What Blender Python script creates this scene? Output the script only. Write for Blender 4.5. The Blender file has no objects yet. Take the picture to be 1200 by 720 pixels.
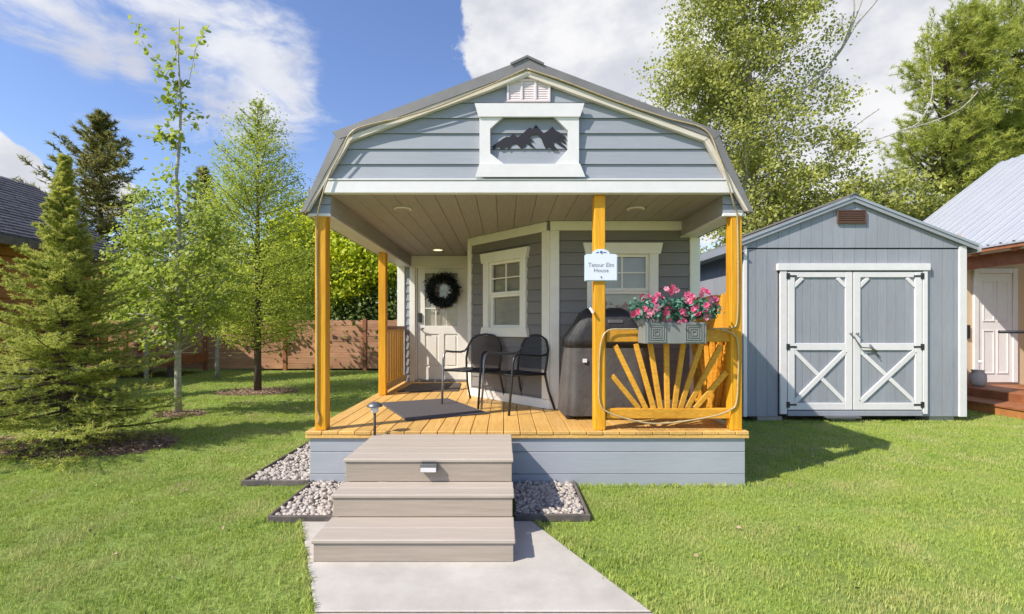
import bpy, math, random
import numpy as np
from mathutils import Vector, Matrix
random.seed(7); rng = np.random.default_rng(7)
S = bpy.context.scene
COL = S.collection
# ------------------------------------------------------------------ camera
F = 584.0; HC = 1.35; VX = 591.0; VY = 382.0
cam = bpy.data.cameras.new('camera'); camo = bpy.data.objects.new('camera', cam); COL.objects.link(camo)
camo.location = (0, 0, HC); camo.rotation_euler = (math.radians(90), 0, 0)
cam.sensor_width = 36; cam.lens = 36*F/1200
cam.shift_x = (600-VX)/1200; cam.shift_y = (VY-360)/1200
cam.clip_start = 0.05; cam.clip_end = 3000
S.camera = camo
# ------------------------------------------------------------------ light
SUNV = Vector((-1.0, -0.6, 1.10)).normalized()      # towards the sun
el = math.asin(SUNV.z); az = math.atan2(SUNV.x, SUNV.y)
sun = bpy.data.lights.new('sun', 'SUN'); suno = bpy.data.objects.new('sun', sun); COL.objects.link(suno)
sun.energy = 5.0; sun.angle = math.radians(0.5); sun.color = (1.0, 0.93, 0.82)
suno.rotation_euler = (-SUNV).to_track_quat('-Z', 'Y').to_euler(); suno.location = (-10, -6, 12)
S.view_settings.view_transform = 'Standard'; S.view_settings.look = 'None'
S.view_settings.gamma = 1; S.view_settings.exposure = 0.26; S.view_settings.use_curve_mapping = False
W = bpy.data.worlds.new('World'); S.world = W; W.use_nodes = True
def build_world():
    nt = W.node_tree; N = nt.nodes; L = nt.links; N.clear()
    out = N.new('ShaderNodeOutputWorld'); bg = N.new('ShaderNodeBackground'); bg.inputs[1].default_value = 0.10
    sky = N.new('ShaderNodeTexSky'); sky.sky_type = 'NISHITA'; sky.sun_disc = False
    sky.sun_elevation = el; sky.sun_rotation = az; sky.air_density = 1.0; sky.dust_density = 0.6; sky.ozone_density = 2.5
    tc = N.new('ShaderNodeTexCoord')
    nrm = N.new('ShaderNodeVectorMath'); nrm.operation = 'NORMALIZE'; L.new(tc.outputs['Generated'], nrm.inputs[0])
    dirv = nrm.outputs[0]
    def noise(scale, detail, sx=(1, 1, 1), rough=.55, dist=0.0):
        mp = N.new('ShaderNodeMapping'); mp.inputs['Scale'].default_value = sx; L.new(dirv, mp.inputs['Vector'])
        n = N.new('ShaderNodeTexNoise'); n.inputs['Scale'].default_value = scale; n.inputs['Detail'].default_value = detail
        n.inputs['Roughness'].default_value = rough; n.inputs['Distortion'].default_value = dist
        L.new(mp.outputs[0], n.inputs['Vector']); return n.outputs['Fac']
    def m(op, a, b=None, clamp=False):
        k = N.new('ShaderNodeMath'); k.operation = op; k.use_clamp = clamp
        for i, v in enumerate((a, b)):
            if v is None: continue
            if isinstance(v, (int, float)): k.inputs[i].default_value = v
            else: L.new(v, k.inputs[i])
        return k.outputs[0]
    def blob(px, py, rad):       # a cloud bank in that direction of the sky, rad in radians
        d = Vector(((px-VX)/F, 1, (VY-py)/F)).normalized()
        s = N.new('ShaderNodeVectorMath'); s.operation = 'DISTANCE'; L.new(dirv, s.inputs[0]); s.inputs[1].default_value = d
        return m('SUBTRACT', 1.0, m('DIVIDE', s.outputs['Value'], rad), True)
    def maxall(lst):
        r = lst[0]
        for q in lst[1:]: r = m('MAXIMUM', r, q)
        return r
    def ramp(v, a, b):
        r = N.new('ShaderNodeMapRange'); r.interpolation_type = 'SMOOTHSTEP'; L.new(v, r.inputs[0])
        r.inputs[1].default_value = a; r.inputs[2].default_value = b; return r.outputs[0]
    cum = maxall([blob(680, 30, .25), blob(740, 70, .26), blob(610, 66, .12), blob(830, 90, .3), blob(960, 60, .42), blob(1100, 90, .45), blob(1250, 60, .5), blob(15, 212, .07), blob(-60, 215, .12), blob(130, 228, .05)])
    cn = noise(9, 9, rough=.6)
    cmask = ramp(m('ADD', m('MULTIPLY', cum, 1.25), m('MULTIPLY', m('SUBTRACT', cn, .5), 1.1)), .24, .36)
    wisp = maxall([blob(200, 10, .26), blob(300, 90, .17), blob(90, -30, .22), blob(110, 72, .08), blob(160, 84, .07), blob(265, 50, .2)])
    wn = noise(5.5, 10, (1.0, 1.0, 2.6), .62, .5)
    wmask = m('MULTIPLY', ramp(m('ADD', m('MULTIPLY', wisp, .9), m('MULTIPLY', m('SUBTRACT', wn, .5), 2.2)), .28, .95), .85)
    gn = noise(2.6, 8, (1, 1, 2.2), .6)             # scattered cloud over the rest of the sky
    yy = N.new('ShaderNodeSeparateXYZ'); L.new(dirv, yy.inputs[0])
    behind = ramp(m('MULTIPLY', yy.outputs['Y'], -1), -.25, .15)
    gmask = m('MULTIPLY', ramp(gn, .58, .80), m('MULTIPLY', behind, .7))
    mask = maxall([cmask, wmask, gmask])
    shade = ramp(noise(6, 6, (1, 1, 1.6)), .35, .62)
    cc = N.new('ShaderNodeMix'); cc.data_type = 'RGBA'; L.new(shade, cc.inputs[0])
    cc.inputs[6].default_value = (5.6, 5.75, 6.4, 1); cc.inputs[7].default_value = (8.0, 8.0, 8.1, 1)
    hs = N.new('ShaderNodeHueSaturation'); hs.inputs['Hue'].default_value = .512; hs.inputs['Saturation'].default_value = 1.08; hs.inputs['Value'].default_value = 1.76; L.new(sky.outputs[0], hs.inputs['Color'])
    mx = N.new('ShaderNodeMix'); mx.data_type = 'RGBA'; L.new(mask, mx.inputs[0]); L.new(hs.outputs[0], mx.inputs[6]); L.new(cc.outputs[2], mx.inputs[7])
    L.new(mx.outputs[2], bg.inputs[0]); L.new(bg.outputs[0], out.inputs[0])
build_world()
S.cycles.max_bounces = 8; S.cycles.transparent_max_bounces = 12

# ------------------------------------------------------------------ helpers
def X(px, Y): return (px-VX)/F*Y
def Z(py, Y): return HC-(py-VY)/F*Y
WL = {}
def link(o, parent=None, loc=(0, 0, 0)):
    COL.objects.link(o); loc = Vector(loc)
    if parent is not None:
        o.parent = parent; o.location = loc-WL[parent.name]
    else: o.location = loc
    WL[o.name] = loc; return o
def tag(o, label=None, cat=None, group=None, kind=None):
    if label: o['label'] = label
    if cat: o['category'] = cat
    if group: o['group'] = group
    if kind: o['kind'] = kind
    return o
def thing(name, label, cat, loc=(0, 0, 0), group=None):
    return tag(link(bpy.data.objects.new(name, None), None, loc), label, cat, group)
# chamfered box topology
def _cbox():
    cs = [(i, j, k) for i in (-1, 1) for j in (-1, 1) for k in (-1, 1)]
    idx = {}; vs = []
    for c in cs:
        for a in range(3): idx[(c, a)] = len(vs); vs.append((c, a))     # vertex lying on the face of axis a
    fs = []
    for a in range(3):
        b, d = (a+1) % 3, (a+2) % 3
        for s in (-1, 1):
            q = []
            for (p, r) in ((-1, -1), (1, -1), (1, 1), (-1, 1)):
                c = [0, 0, 0]; c[a] = s; c[b] = p; c[d] = r; q.append(idx[(tuple(c), a)])
            fs.append(q)
        for p in (-1, 1):
            for r in (-1, 1):                                           # edge along axis a
                c0 = [0, 0, 0]; c0[a] = -1; c0[b] = p; c0[d] = r; c1 = list(c0); c1[a] = 1
                fs.append([idx[(tuple(c0), b)], idx[(tuple(c1), b)], idx[(tuple(c1), d)], idx[(tuple(c0), d)]])
    for c in cs: fs.append([idx[(c, 0)], idx[(c, 1)], idx[(c, 2)]])
    def P(v, k=.2): c, a = v; return np.array([c[i]*(1 if i == a else 1-k) for i in range(3)])
    out = []
    for f in fs:
        p = [P(vs[i]) for i in f]; n = np.cross(p[1]-p[0], p[2]-p[0]); ctr = sum(p)/len(p)
        out.append(f if np.dot(n, ctr) > 0 else f[::-1])
    return vs, out
CV, CF = _cbox()
CF8 = [(0, 1, 3, 2), (4, 6, 7, 5), (0, 4, 5, 1), (2, 3, 7, 6), (0, 2, 6, 4), (1, 5, 7, 3)]
class Fr:                                                               # a wall frame: u along, n out of the wall, z up
    def __init__(s, o, u, n): s.o = Vector((o[0], o[1], 0)); s.u = Vector((u[0], u[1], 0)).normalized(); s.n = Vector((n[0], n[1], 0)).normalized()
    def p(s, u, n, z): return s.o+s.u*u+s.n*n+Vector((0, 0, z))
WF = Fr((0, 0), (1, 0), (0, -1))                                        # u = X, n = -Y
class MB:
    def __init__(s): s.v = []; s.f = []; s.smooth = False
    def add(s, vs, fs):
        b = len(s.v); s.v += [tuple(v) for v in vs]; s.f += [tuple(b+i for i in f) for f in fs]; return s
    def box(s, x0, x1, y0, y1, z0, z1, bev=.004, M=None):
        x0, x1 = min(x0, x1), max(x0, x1); y0, y1 = min(y0, y1), max(y0, y1); z0, z1 = min(z0, z1), max(z0, z1)
        h = ((x1-x0)/2, (y1-y0)/2, (z1-z0)/2); c = ((x0+x1)/2, (y0+y1)/2, (z0+z1)/2)
        bev = min(bev, min(h)*.45)
        if bev <= 0:
            vs = [Vector((c[0]+i*h[0], c[1]+j*h[1], c[2]+k*h[2])) for i in (-1, 1) for j in (-1, 1) for k in (-1, 1)]; fs = CF8
        else:
            vs = [Vector([c[i]+cc[i]*(h[i] if i == a else h[i]-bev) for i in range(3)]) for cc, a in CV]; fs = CF
        if M is not None: vs = [M @ v for v in vs]
        return s.add(vs, fs)
    def fbox(s, fr, u0, u1, n0, n1, z0, z1, bev=.004):
        M = Matrix(((fr.u.x, fr.n.x, 0, fr.o.x), (fr.u.y, fr.n.y, 0, fr.o.y), (0, 0, 1, 0), (0, 0, 0, 1)))
        flip = M.to_3x3().determinant() < 0; b = len(s.f)
        s.box(u0, u1, n0, n1, z0, z1, bev, M)
        if flip: s.f[b:] = [f[::-1] for f in s.f[b:]]
        return s
    def beam(s, a, b, w, h, up=(0, 0, 1), bev=.003):                    # bar from a to b
        a = Vector(a); b = Vector(b); d = (b-a); L = d.length; d.normalize(); upv = Vector(up)
        sd = d.cross(upv).normalized(); up2 = sd.cross(d)
        M = Matrix(((sd.x, d.x, up2.x, a.x), (sd.y, d.y, up2.y, a.y), (sd.z, d.z, up2.z, a.z), (0, 0, 0, 1)))
        return s.box(-w/2, w/2, 0, L, -h/2, h/2, bev, M)
    def tube(s, pts, r, n=8, closed=False, cap=True):
        pts = [Vector(p) for p in pts]; m = len(pts); rs = r if isinstance(r, (list, tuple)) else [r]*m
        t = [(pts[(i+1) % m]-pts[i-1]) if (closed or 0 < i < m-1) else (pts[1]-pts[0] if i == 0 else pts[-1]-pts[-2]) for i in range(m)]
        t = [q.normalized() if q.length > 1e-9 else Vector((0, 0, 1)) for q in t]
        ref = Vector((0, 0, 1)) if abs(t[0].z) < .9 else Vector((1, 0, 0)); nn = t[0].cross(ref).normalized(); base = len(s.v)
        for i in range(m):
            nn = (nn-t[i]*nn.dot(t[i])).normalized(); bb = t[i].cross(nn)
            for k in range(n):
                a = 2*math.pi*k/n; s.v.append(tuple(pts[i]+(nn*math.cos(a)+bb*math.sin(a))*rs[i]))
        for i in range(m if closed else m-1):
            j = (i+1) % m
            for k in range(n):
                k2 = (k+1) % n; s.f.append((base+i*n+k, base+i*n+k2, base+j*n+k2, base+j*n+k))
        if cap and not closed:
            s.f.append(tuple(base+k for k in reversed(range(n)))); s.f.append(tuple(base+(m-1)*n+k for k in range(n)))
        return s
    def loft(s, rings, cap=True):
        base = len(s.v); n = len(rings[0])
        for r in rings: s.v += [tuple(p) for p in r]
        for i in range(len(rings)-1):
            for k in range(n):
                k2 = (k+1) % n; s.f.append((base+i*n+k, base+i*n+k2, base+(i+1)*n+k2, base+(i+1)*n+k))
        if cap: s.f.append(tuple(base+k for k in reversed(range(n)))); s.f.append(tuple(base+(len(rings)-1)*n+k for k in range(n)))
        return s
    def lathe(s, prof, c, n=16):
        return s.loft([[(c[0]+r*math.cos(2*math.pi*k/n), c[1]+r*math.sin(2*math.pi*k/n), c[2]+z) for k in range(n)] for r, z in prof])
    def prism(s, poly, fr, n0, n1):                                     # poly in (u,z), any winding
        A = sum(poly[i][0]*poly[(i+1) % len(poly)][1]-poly[(i+1) % len(poly)][0]*poly[i][1] for i in range(len(poly)))
        d = fr.u.cross(Vector((0, 0, 1))).dot(fr.n)
        if (A > 0) != (d > 0): poly = poly[::-1]
        m = len(poly); vs = [fr.p(u, n1, z) for u, z in poly]+[fr.p(u, n0, z) for u, z in poly]
        fs = [tuple(range(m)), tuple(range(2*m-1, m-1, -1))]+[(i, m+i, m+(i+1) % m, (i+1) % m) for i in range(m)]
        return s.add(vs, fs)
    def build(s, name, mat, parent=None, smooth=False, origin=None):
        V = np.array(s.v, dtype=np.float64)
        if origin is None:
            lo, hi = V.min(0), V.max(0); origin = ((lo[0]+hi[0])/2, (lo[1]+hi[1])/2, lo[2])
        me = bpy.data.meshes.new(name); me.from_pydata([tuple(v) for v in (V-np.array(origin))], [], s.f)
        if mat: me.materials.append(mat)
        if smooth: me.shade_smooth()
        return link(bpy.data.objects.new(name, me), parent, origin)
def B(name, x0, x1, y0, y1, z0, z1, mat, parent=None, bev=.004): return MB().box(x0, x1, y0, y1, z0, z1, bev).build(name, mat, parent)
def npmesh(name, V, Fc, mat, parent=None, origin=(0, 0, 0), smooth=False):
    V = (np.asarray(V, dtype=np.float32)-np.array(origin, dtype=np.float32)); Fc = np.asarray(Fc, dtype=np.int32); k = Fc.shape[1]
    me = bpy.data.meshes.new(name); me.vertices.add(len(V)); me.vertices.foreach_set('co', V.ravel())
    me.loops.add(Fc.size); me.loops.foreach_set('vertex_index', Fc.ravel())
    me.polygons.add(len(Fc)); me.polygons.foreach_set('loop_start', np.arange(0, Fc.size, k, dtype=np.int32))
    me.polygons.foreach_set('loop_total', np.full(len(Fc), k, dtype=np.int32))
    me.update(calc_edges=True); me.materials.append(mat)
    if smooth: me.shade_smooth()
    return link(bpy.data.objects.new(name, me), parent, origin)
def copy_tree(o, parent=None, top=True):
    c = o.copy(); COL.objects.link(c); c.parent = parent; WL[c.name] = WL[o.name].copy()
    for ch in list(o.children): copy_tree(ch, c, False)
    return c

# ------------------------------------------------------------------ materials
def mat(name, col, col2=None, rough=.6, scale=6, stretch=(1, 1, 1), bump=.15, rnd=.12, metal=0, detail=6, trans=0, fine=0, bdist=.004, spec=.5, coat=0, big=0):
    m = bpy.data.materials.new(name); m.use_nodes = True; nt = m.node_tree; N = nt.nodes; L = nt.links; N.clear()
    out = N.new('ShaderNodeOutputMaterial'); p = N.new('ShaderNodeBsdfPrincipled')
    geo = N.new('ShaderNodeNewGeometry'); oi = N.new('ShaderNodeObjectInfo')
    off = N.new('ShaderNodeMath'); off.operation = 'MULTIPLY'; off.inputs[1].default_value = 17.0; L.new(oi.outputs['Random'], off.inputs[0])
    mp = N.new('ShaderNodeMapping'); mp.inputs['Scale'].default_value = stretch; L.new(geo.outputs['Position'], mp.inputs['Vector'])
    if rnd: L.new(off.outputs[0], mp.inputs['Location'])
    n1 = N.new('ShaderNodeTexNoise'); n1.inputs['Scale'].default_value = scale; n1.inputs['Detail'].default_value = detail; n1.inputs['Roughness'].default_value = .62
    L.new(mp.outputs[0], n1.inputs['Vector'])
    mr = N.new('ShaderNodeMapRange'); L.new(n1.outputs['Fac'], mr.inputs[0]); mr.inputs[1].default_value = .3; mr.inputs[2].default_value = .7
    mx = N.new('ShaderNodeMix'); mx.data_type = 'RGBA'; L.new(mr.outputs[0], mx.inputs[0])
    c2 = col2 or tuple(c*.8 for c in col); mx.inputs[6].default_value = (*col, 1); mx.inputs[7].default_value = (*c2, 1)
    hs = N.new('ShaderNodeHueSaturation'); L.new(mx.outputs[2], hs.inputs['Color'])
    val = N.new('ShaderNodeMapRange'); L.new(oi.outputs['Random'], val.inputs[0]); val.inputs[3].default_value = 1-rnd; val.inputs[4].default_value = 1+rnd
    vout = val.outputs[0]
    if big:                                                             # broad blotches of wear
        nb = N.new('ShaderNodeTexNoise'); nb.inputs['Scale'].default_value = 1.3; nb.inputs['Detail'].default_value = 5; L.new(geo.outputs['Position'], nb.inputs['Vector'])
        rb = N.new('ShaderNodeMapRange'); L.new(nb.outputs['Fac'], rb.inputs[0]); rb.inputs[1].default_value = .3; rb.inputs[2].default_value = .7; rb.inputs[3].default_value = 1-big; rb.inputs[4].default_value = 1+big
        mm = N.new('ShaderNodeMath'); mm.operation = 'MULTIPLY'; L.new(vout, mm.inputs[0]); L.new(rb.outputs[0], mm.inputs[1]); vout = mm.outputs[0]
    L.new(vout, hs.inputs['Value']); L.new(hs.outputs[0], p.inputs['Base Color'])
    p.inputs['Roughness'].default_value = rough; p.inputs['Metallic'].default_value = metal; p.inputs['Specular IOR Level'].default_value = spec
    if coat: p.inputs['Coat Weight'].default_value = coat; p.inputs['Coat Roughness'].default_value = .25
    if bump:
        bm = N.new('ShaderNodeBump'); bm.inputs['Strength'].default_value = bump; bm.inputs['Distance'].default_value = bdist
        if fine:
            n2 = N.new('ShaderNodeTexNoise'); n2.inputs['Scale'].default_value = fine; n2.inputs['Detail'].default_value = 3; L.new(mp.outputs[0], n2.inputs['Vector'])
            L.new(n2.outputs['Fac'], bm.inputs['Height'])
        else: L.new(n1.outputs['Fac'], bm.inputs['Height'])
        L.new(bm.outputs[0], p.inputs['Normal'])
    sh = p.outputs[0]
    if trans:
        tr = N.new('ShaderNodeBsdfTranslucent'); L.new(hs.outputs[0], tr.inputs['Color'])
        ms = N.new('ShaderNodeMixShader'); ms.inputs[0].default_value = trans; L.new(p.outputs[0], ms.inputs[1]); L.new(tr.outputs[0], ms.inputs[2]); sh = ms.outputs[0]
    L.new(sh, out.inputs['Surface']); return m
m_side = mat('grey_siding_paint', (.305, .325, .365), (.27, .288, .328), .55, 5, (1, 1, 14), .25, .05, fine=60, bdist=.002, big=.05)
m_skirt = mat('skirt_grey_paint', (.385, .405, .445), (.345, .362, .40), .55, 5, (1, 1, 14), .25, .05, fine=60, bdist=.002, big=.05)
m_side_shade = mat('shaded_siding_paint', (.215, .20, .19), (.185, .17, .16), .55, 5, (1, 1, 14), .25, .05, fine=60, bdist=.002, big=.05)  # siding paint darkened: porch shade put into the colour
m_shed = mat('shed_siding_paint', (.315, .33, .365), (.27, .285, .32), .6, 4, (10, 10, 1), .3, .05, fine=50, bdist=.002, big=.06)
m_white = mat('white_trim_paint', (.755, .73, .73), (.70, .675, .67), .45, 8, (1, 1, 1), .12, .03, bdist=.002, big=.03)
m_cream = mat('cream_porch_trim', (.86, .83, .75), (.80, .765, .685), .45, 8, bump=.12, rnd=.03, bdist=.002)
m_tanw = mat('cream_rake_paint', (.68, .62, .54), (.60, .53, .44), .5, 6, bump=.1, rnd=.03)
m_rake = mat('brown_rake_metal', (.25, .235, .225), (.20, .185, .175), .5, 6, bump=.05, rnd=.03, metal=.3)
m_roofm = mat('grey_brown_metal_roof', (.20, .19, .185), (.17, .155, .145), .45, 4, bump=.05, metal=.4)
m_ceil = mat('porch_ceiling_board', (.37, .345, .33), (.30, .275, .26), .6, 4, (14, 1, 4), .15, .05)
m_deck = mat('stained_deck_wood', (.72, .45, .15), (.56, .30, .07), .5, 3.2, (16, 1, 16), .35, .13, fine=40, bdist=.002, big=.12)
m_post = mat('honey_post_wood', (.80, .41, .028), (.56, .235, .010), .5, 3, (26, 26, 1.2), .3, .08, coat=0, spec=.25, big=.16)
m_rail = mat('honey_rail_wood', (.80, .42, .05), (.58, .25, .02), .5, 5, (4, 10, 12), .3, .14, coat=0, spec=.3, big=.16)
m_comp = mat('composite_tread', (.47, .405, .34), (.40, .34, .28), .65, 3, (1, 22, 22), .3, .06, fine=90, bdist=.001, big=.04)
m_riser = mat('composite_riser', (.41, .34, .275), (.33, .27, .215), .65, 3, (1, 22, 22), .3, .06, big=.05)
m_conc = mat('path_concrete', (.51, .48, .43), (.41, .38, .335), .85, 5, bump=.5, fine=120, bdist=.002, rnd=.03, big=.16)
m_metal_blk = mat('black_metal', (.025, .025, .028), rough=.38, bump=.05, rnd=.03)
m_silver = mat('worn_grey_metal', (.25, .25, .26), rough=.35, bump=.05, metal=.6)
m_mat = mat('grey_mat_fibre', (.115, .10, .10), (.06, .055, .06), .95, 90, bump=.9, rnd=.05, bdist=.004)
m_mat2 = mat('brown_mat_fibre', (.11, .085, .07), (.05, .04, .035), .95, 60, bump=.9, rnd=.05, bdist=.004)
m_cover = mat('grill_cover_cloth', (.105, .097, .093), (.07, .063, .06), .95, 5, bump=.9, rnd=.02, bdist=.02)
m_coverd = mat('cover_upper_dark', (.035, .034, .036), (.022, .021, .023), .6, 6, bump=.8, rnd=.02, bdist=.02)  # darker colour for the upper part of the grill cover
m_edge = mat('edging_board', (.17, .14, .125), (.07, .06, .055), .8, 8, bump=.4)
m_fence = mat('cedar_fence_board', (.54, .29, .165), (.38, .18, .095), .7, 2, (1, 3, 14), .3, .16, big=.12)
m_brown = mat('brown_stained_timber', (.36, .14, .06), (.24, .085, .035), .6, 3, (3, 3, 3), .2, .1)
m_orange = mat('log_wall_wood', (.52, .22, .07), (.36, .14, .045), .6, 3, (3, 3, 1), .2, .15)
m_tan = mat('tan_stucco', (.62, .46, .31), (.55, .41, .27), .85, 4, bump=.4, fine=60, rnd=.02)
m_shing = mat('dark_shingle', (.13, .12, .14), (.08, .075, .09), .9, 14, bump=.6, rnd=.2)
m_metalroof = mat('pale_metal_roof', (.50, .52, .56), (.45, .47, .51), .4, 3, bump=.03, metal=.25, rnd=.02)
m_dark = mat('dark_interior', (.02, .018, .016), rough=.9, bump=0)
m_blind = mat('window_blind', (.50, .44, .38), (.42, .36, .31), .7, 10, bump=0, rnd=.05)
m_bark = mat('brown_bark', (.13, .09, .065), (.06, .042, .032), .9, 14, (1, 1, .4), .8, .1, bdist=.02)
m_aspb = mat('pale_aspen_bark', (.52, .49, .42), (.24, .22, .18), .8, 9, (1, 1, 2.5), .4, .05, bdist=.01)
m_soil = mat('mulch_soil', (.20, .13, .085), (.09, .055, .035), .95, 30, bump=1, bdist=.02, rnd=.02)
m_chip = mat('bark_chip', (.46, .33, .22), (.22, .14, .09), .9, 25, bump=0, rnd=.02)
m_blackp = mat('black_plastic', (.03, .03, .03), rough=.5, bump=0)
m_grib = mat('grey_planter_paint', (.22, .23, .215), (.18, .19, .18), .6, 9, bump=.2)
m_louv = mat('brown_louvre', (.14, .075, .055), rough=.6, bump=0)
m_pinkw = mat('pinkish_vent_plastic', (.70, .62, .63), (.64, .55, .57), .5, 5, bump=0)
m_rope = mat('clear_rope_light', (.52, .42, .26), (.38, .29, .15), .3, 30, bump=0, spec=.6)
m_ink = mat('blue_ink', (.10, .12, .35), rough=.6, bump=0)
m_greyink = mat('grey_ink', (.22, .23, .27), rough=.6, bump=0)
m_sign = mat('sign_face', (.76, .80, .88), (.72, .76, .85), .4, 5, bump=0)
m_navy = mat('dark_mountain_metal', (.014, .014, .022), rough=.7, bump=0)
m_pet1 = mat('pink_petal', (.80, .20, .34), (.62, .07, .19), .5, 30, bump=0, rnd=.25, trans=.25)
m_pet2 = mat('pale_pink_petal', (.86, .45, .55), (.75, .22, .36), .5, 30, bump=0, rnd=.2, trans=.25)
m_fleaf = mat('teal_leaf', (.14, .38, .27), (.04, .14, .09), .45, 30, bump=0, rnd=.3, trans=.2)
m_yel = mat('flower_centre', (.8, .5, .05), bump=0)
m_wreath = mat('dark_wreath_green', (.018, .03, .028), (.007, .011, .012), .7, 30, bump=0)
def leafmat(name, a, b, tr=.35, sc=5): return mat(name, a, b, .5, sc, bump=0, rnd=.08, trans=tr, detail=8, spec=.35)
m_l_asp = leafmat('aspen_leaf', (.58, .64, .11), (.20, .30, .035), .48)
m_l_cot = leafmat('cottonwood_leaf', (.60, .61, .16), (.19, .23, .04), .45, 4)
m_l_map = leafmat('bright_maple_leaf', (.86, .86, .07), (.48, .60, .04), .52, 2)
m_l_larch = leafmat('larch_needle', (.62, .66, .11), (.24, .34, .04), .48, 4)
m_l_spr = leafmat('spruce_needle', (.62, .64, .15), (.28, .35, .07), .48, 5)
m_l_tip = leafmat('fresh_conifer_tip', (.62, .58, .13), (.36, .40, .09), .45, 6)
m_l_dspr = leafmat('dark_spruce_needle', (.38, .36, .10), (.15, .15, .045), .4, 2)
m_l_pine = leafmat('pine_needle', (.66, .68, .14), (.22, .28, .05), .48, 3)
m_l_dark = leafmat('dark_hedge_leaf', (.20, .25, .06), (.06, .10, .025), .3, 2)
def grassmat():
    m = bpy.data.materials.new('grass_blade'); m.use_nodes = True; nt = m.node_tree; N = nt.nodes; L = nt.links; N.clear()
    out = N.new('ShaderNodeOutputMaterial'); p = N.new('ShaderNodeBsdfPrincipled'); geo = N.new('ShaderNodeNewGeometry')
    def noise(s, d=4):
        n = N.new('ShaderNodeTexNoise'); n.inputs['Scale'].default_value = s; n.inputs['Detail'].default_value = d; L.new(geo.outputs['Position'], n.inputs['Vector'])
        r = N.new('ShaderNodeMapRange'); L.new(n.outputs['Fac'], r.inputs[0]); r.inputs[1].default_value = .32; r.inputs[2].default_value = .68; return r.outputs[0]
    def mix(f, a, b):
        x = N.new('ShaderNodeMix'); x.data_type = 'RGBA'; L.new(f, x.inputs[0])
        for i, c in ((6, a), (7, b)):
            if isinstance(c, tuple): x.inputs[i].default_value = (*c, 1)
            else: L.new(c, x.inputs[i])
        return x.outputs[2]
    green = mix(noise(1.7, 7), (.16, .30, .035), (.36, .44, .065))
    c = mix(noise(45, 2), green, (.50, .58, .14))
    patch = N.new('ShaderNodeMath'); patch.operation = 'POWER'; L.new(noise(2.3, 6), patch.inputs[0]); patch.inputs[1].default_value = 2.2
    pm = N.new('ShaderNodeMath'); pm.operation = 'MULTIPLY'; L.new(patch.outputs[0], pm.inputs[0]); pm.inputs[1].default_value = .7
    c = mix(pm.outputs[0], c, (.60, .55, .25))
    L.new(c, p.inputs['Base Color']); p.inputs['Roughness'].default_value = .6; p.inputs['Specular IOR Level'].default_value = .25
    tr = N.new('ShaderNodeBsdfTranslucent'); L.new(c, tr.inputs['Color'])
    ms = N.new('ShaderNodeMixShader'); ms.inputs[0].default_value = .3; L.new(p.outputs[0], ms.inputs[1]); L.new(tr.outputs[0], ms.inputs[2]); L.new(ms.outputs[0], out.inputs[0])
    return m
m_grass = grassmat()
m_lawn = mat('lawn_ground', (.15, .235, .035), (.24, .30, .06), .9, 20, bump=.8, rnd=0, bdist=.03, big=.2)
def stonemat():
    m = mat('gravel_stone', (.60, .54, .47), (.24, .205, .185), .8, 34, bump=.3, rnd=0, detail=3); return m
m_stone = stonemat()
def glassmat():
    m = bpy.data.materials.new('window_glass'); m.use_nodes = True; nt = m.node_tree; N = nt.nodes; L = nt.links; N.clear()
    out = N.new('ShaderNodeOutputMaterial'); g = N.new('ShaderNodeBsdfGlossy'); g.inputs['Roughness'].default_value = .02; g.inputs['Color'].default_value = (.9, .95, .95, 1)
    t = N.new('ShaderNodeBsdfTransparent'); t.inputs['Color'].default_value = (.97, .98, .97, 1)
    fr = N.new('ShaderNodeLayerWeight'); fr.inputs[0].default_value = .5; pw = N.new('ShaderNodeMath'); pw.operation = 'POWER'; pw.inputs[1].default_value = 4; L.new(fr.outputs['Facing'], pw.inputs[0])
    a = N.new('ShaderNodeMath'); a.operation = 'ADD'; a.use_clamp = True; L.new(pw.outputs[0], a.inputs[0]); a.inputs[1].default_value = .05
    ms = N.new('ShaderNodeMixShader'); L.new(a.outputs[0], ms.inputs[0]); L.new(t.outputs[0], ms.inputs[1]); L.new(g.outputs[0], ms.inputs[2]); L.new(ms.outputs[0], out.inputs[0]); return m
m_glass = glassmat()
def emat(name, c, s):
    m = bpy.data.materials.new(name); m.use_nodes = True; p = m.node_tree.nodes['Principled BSDF']; p.inputs['Base Color'].default_value = (.8, .75, .6, 1)
    p.inputs['Emission Color'].default_value = (*c, 1); p.inputs['Emission Strength'].default_value = s; return m
m_lamp = emat('lit_diffuser', (1, .85, .55), 1.1)

# ------------------------------------------------------------------ ground
bedsoil = [((-1.62, .02), (3.42, 4.2))]
g = MB(); g.add([(-400, -60, 0), (400, -60, 0), (400, 900, 0), (-400, 900, 0)], [(0, 1, 2, 3)])
lawn = g.build('lawn', m_lawn, origin=(0, 0, 0)); tag(lawn, 'mown green lawn around the small cabin and shed', kind='structure')
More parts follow.
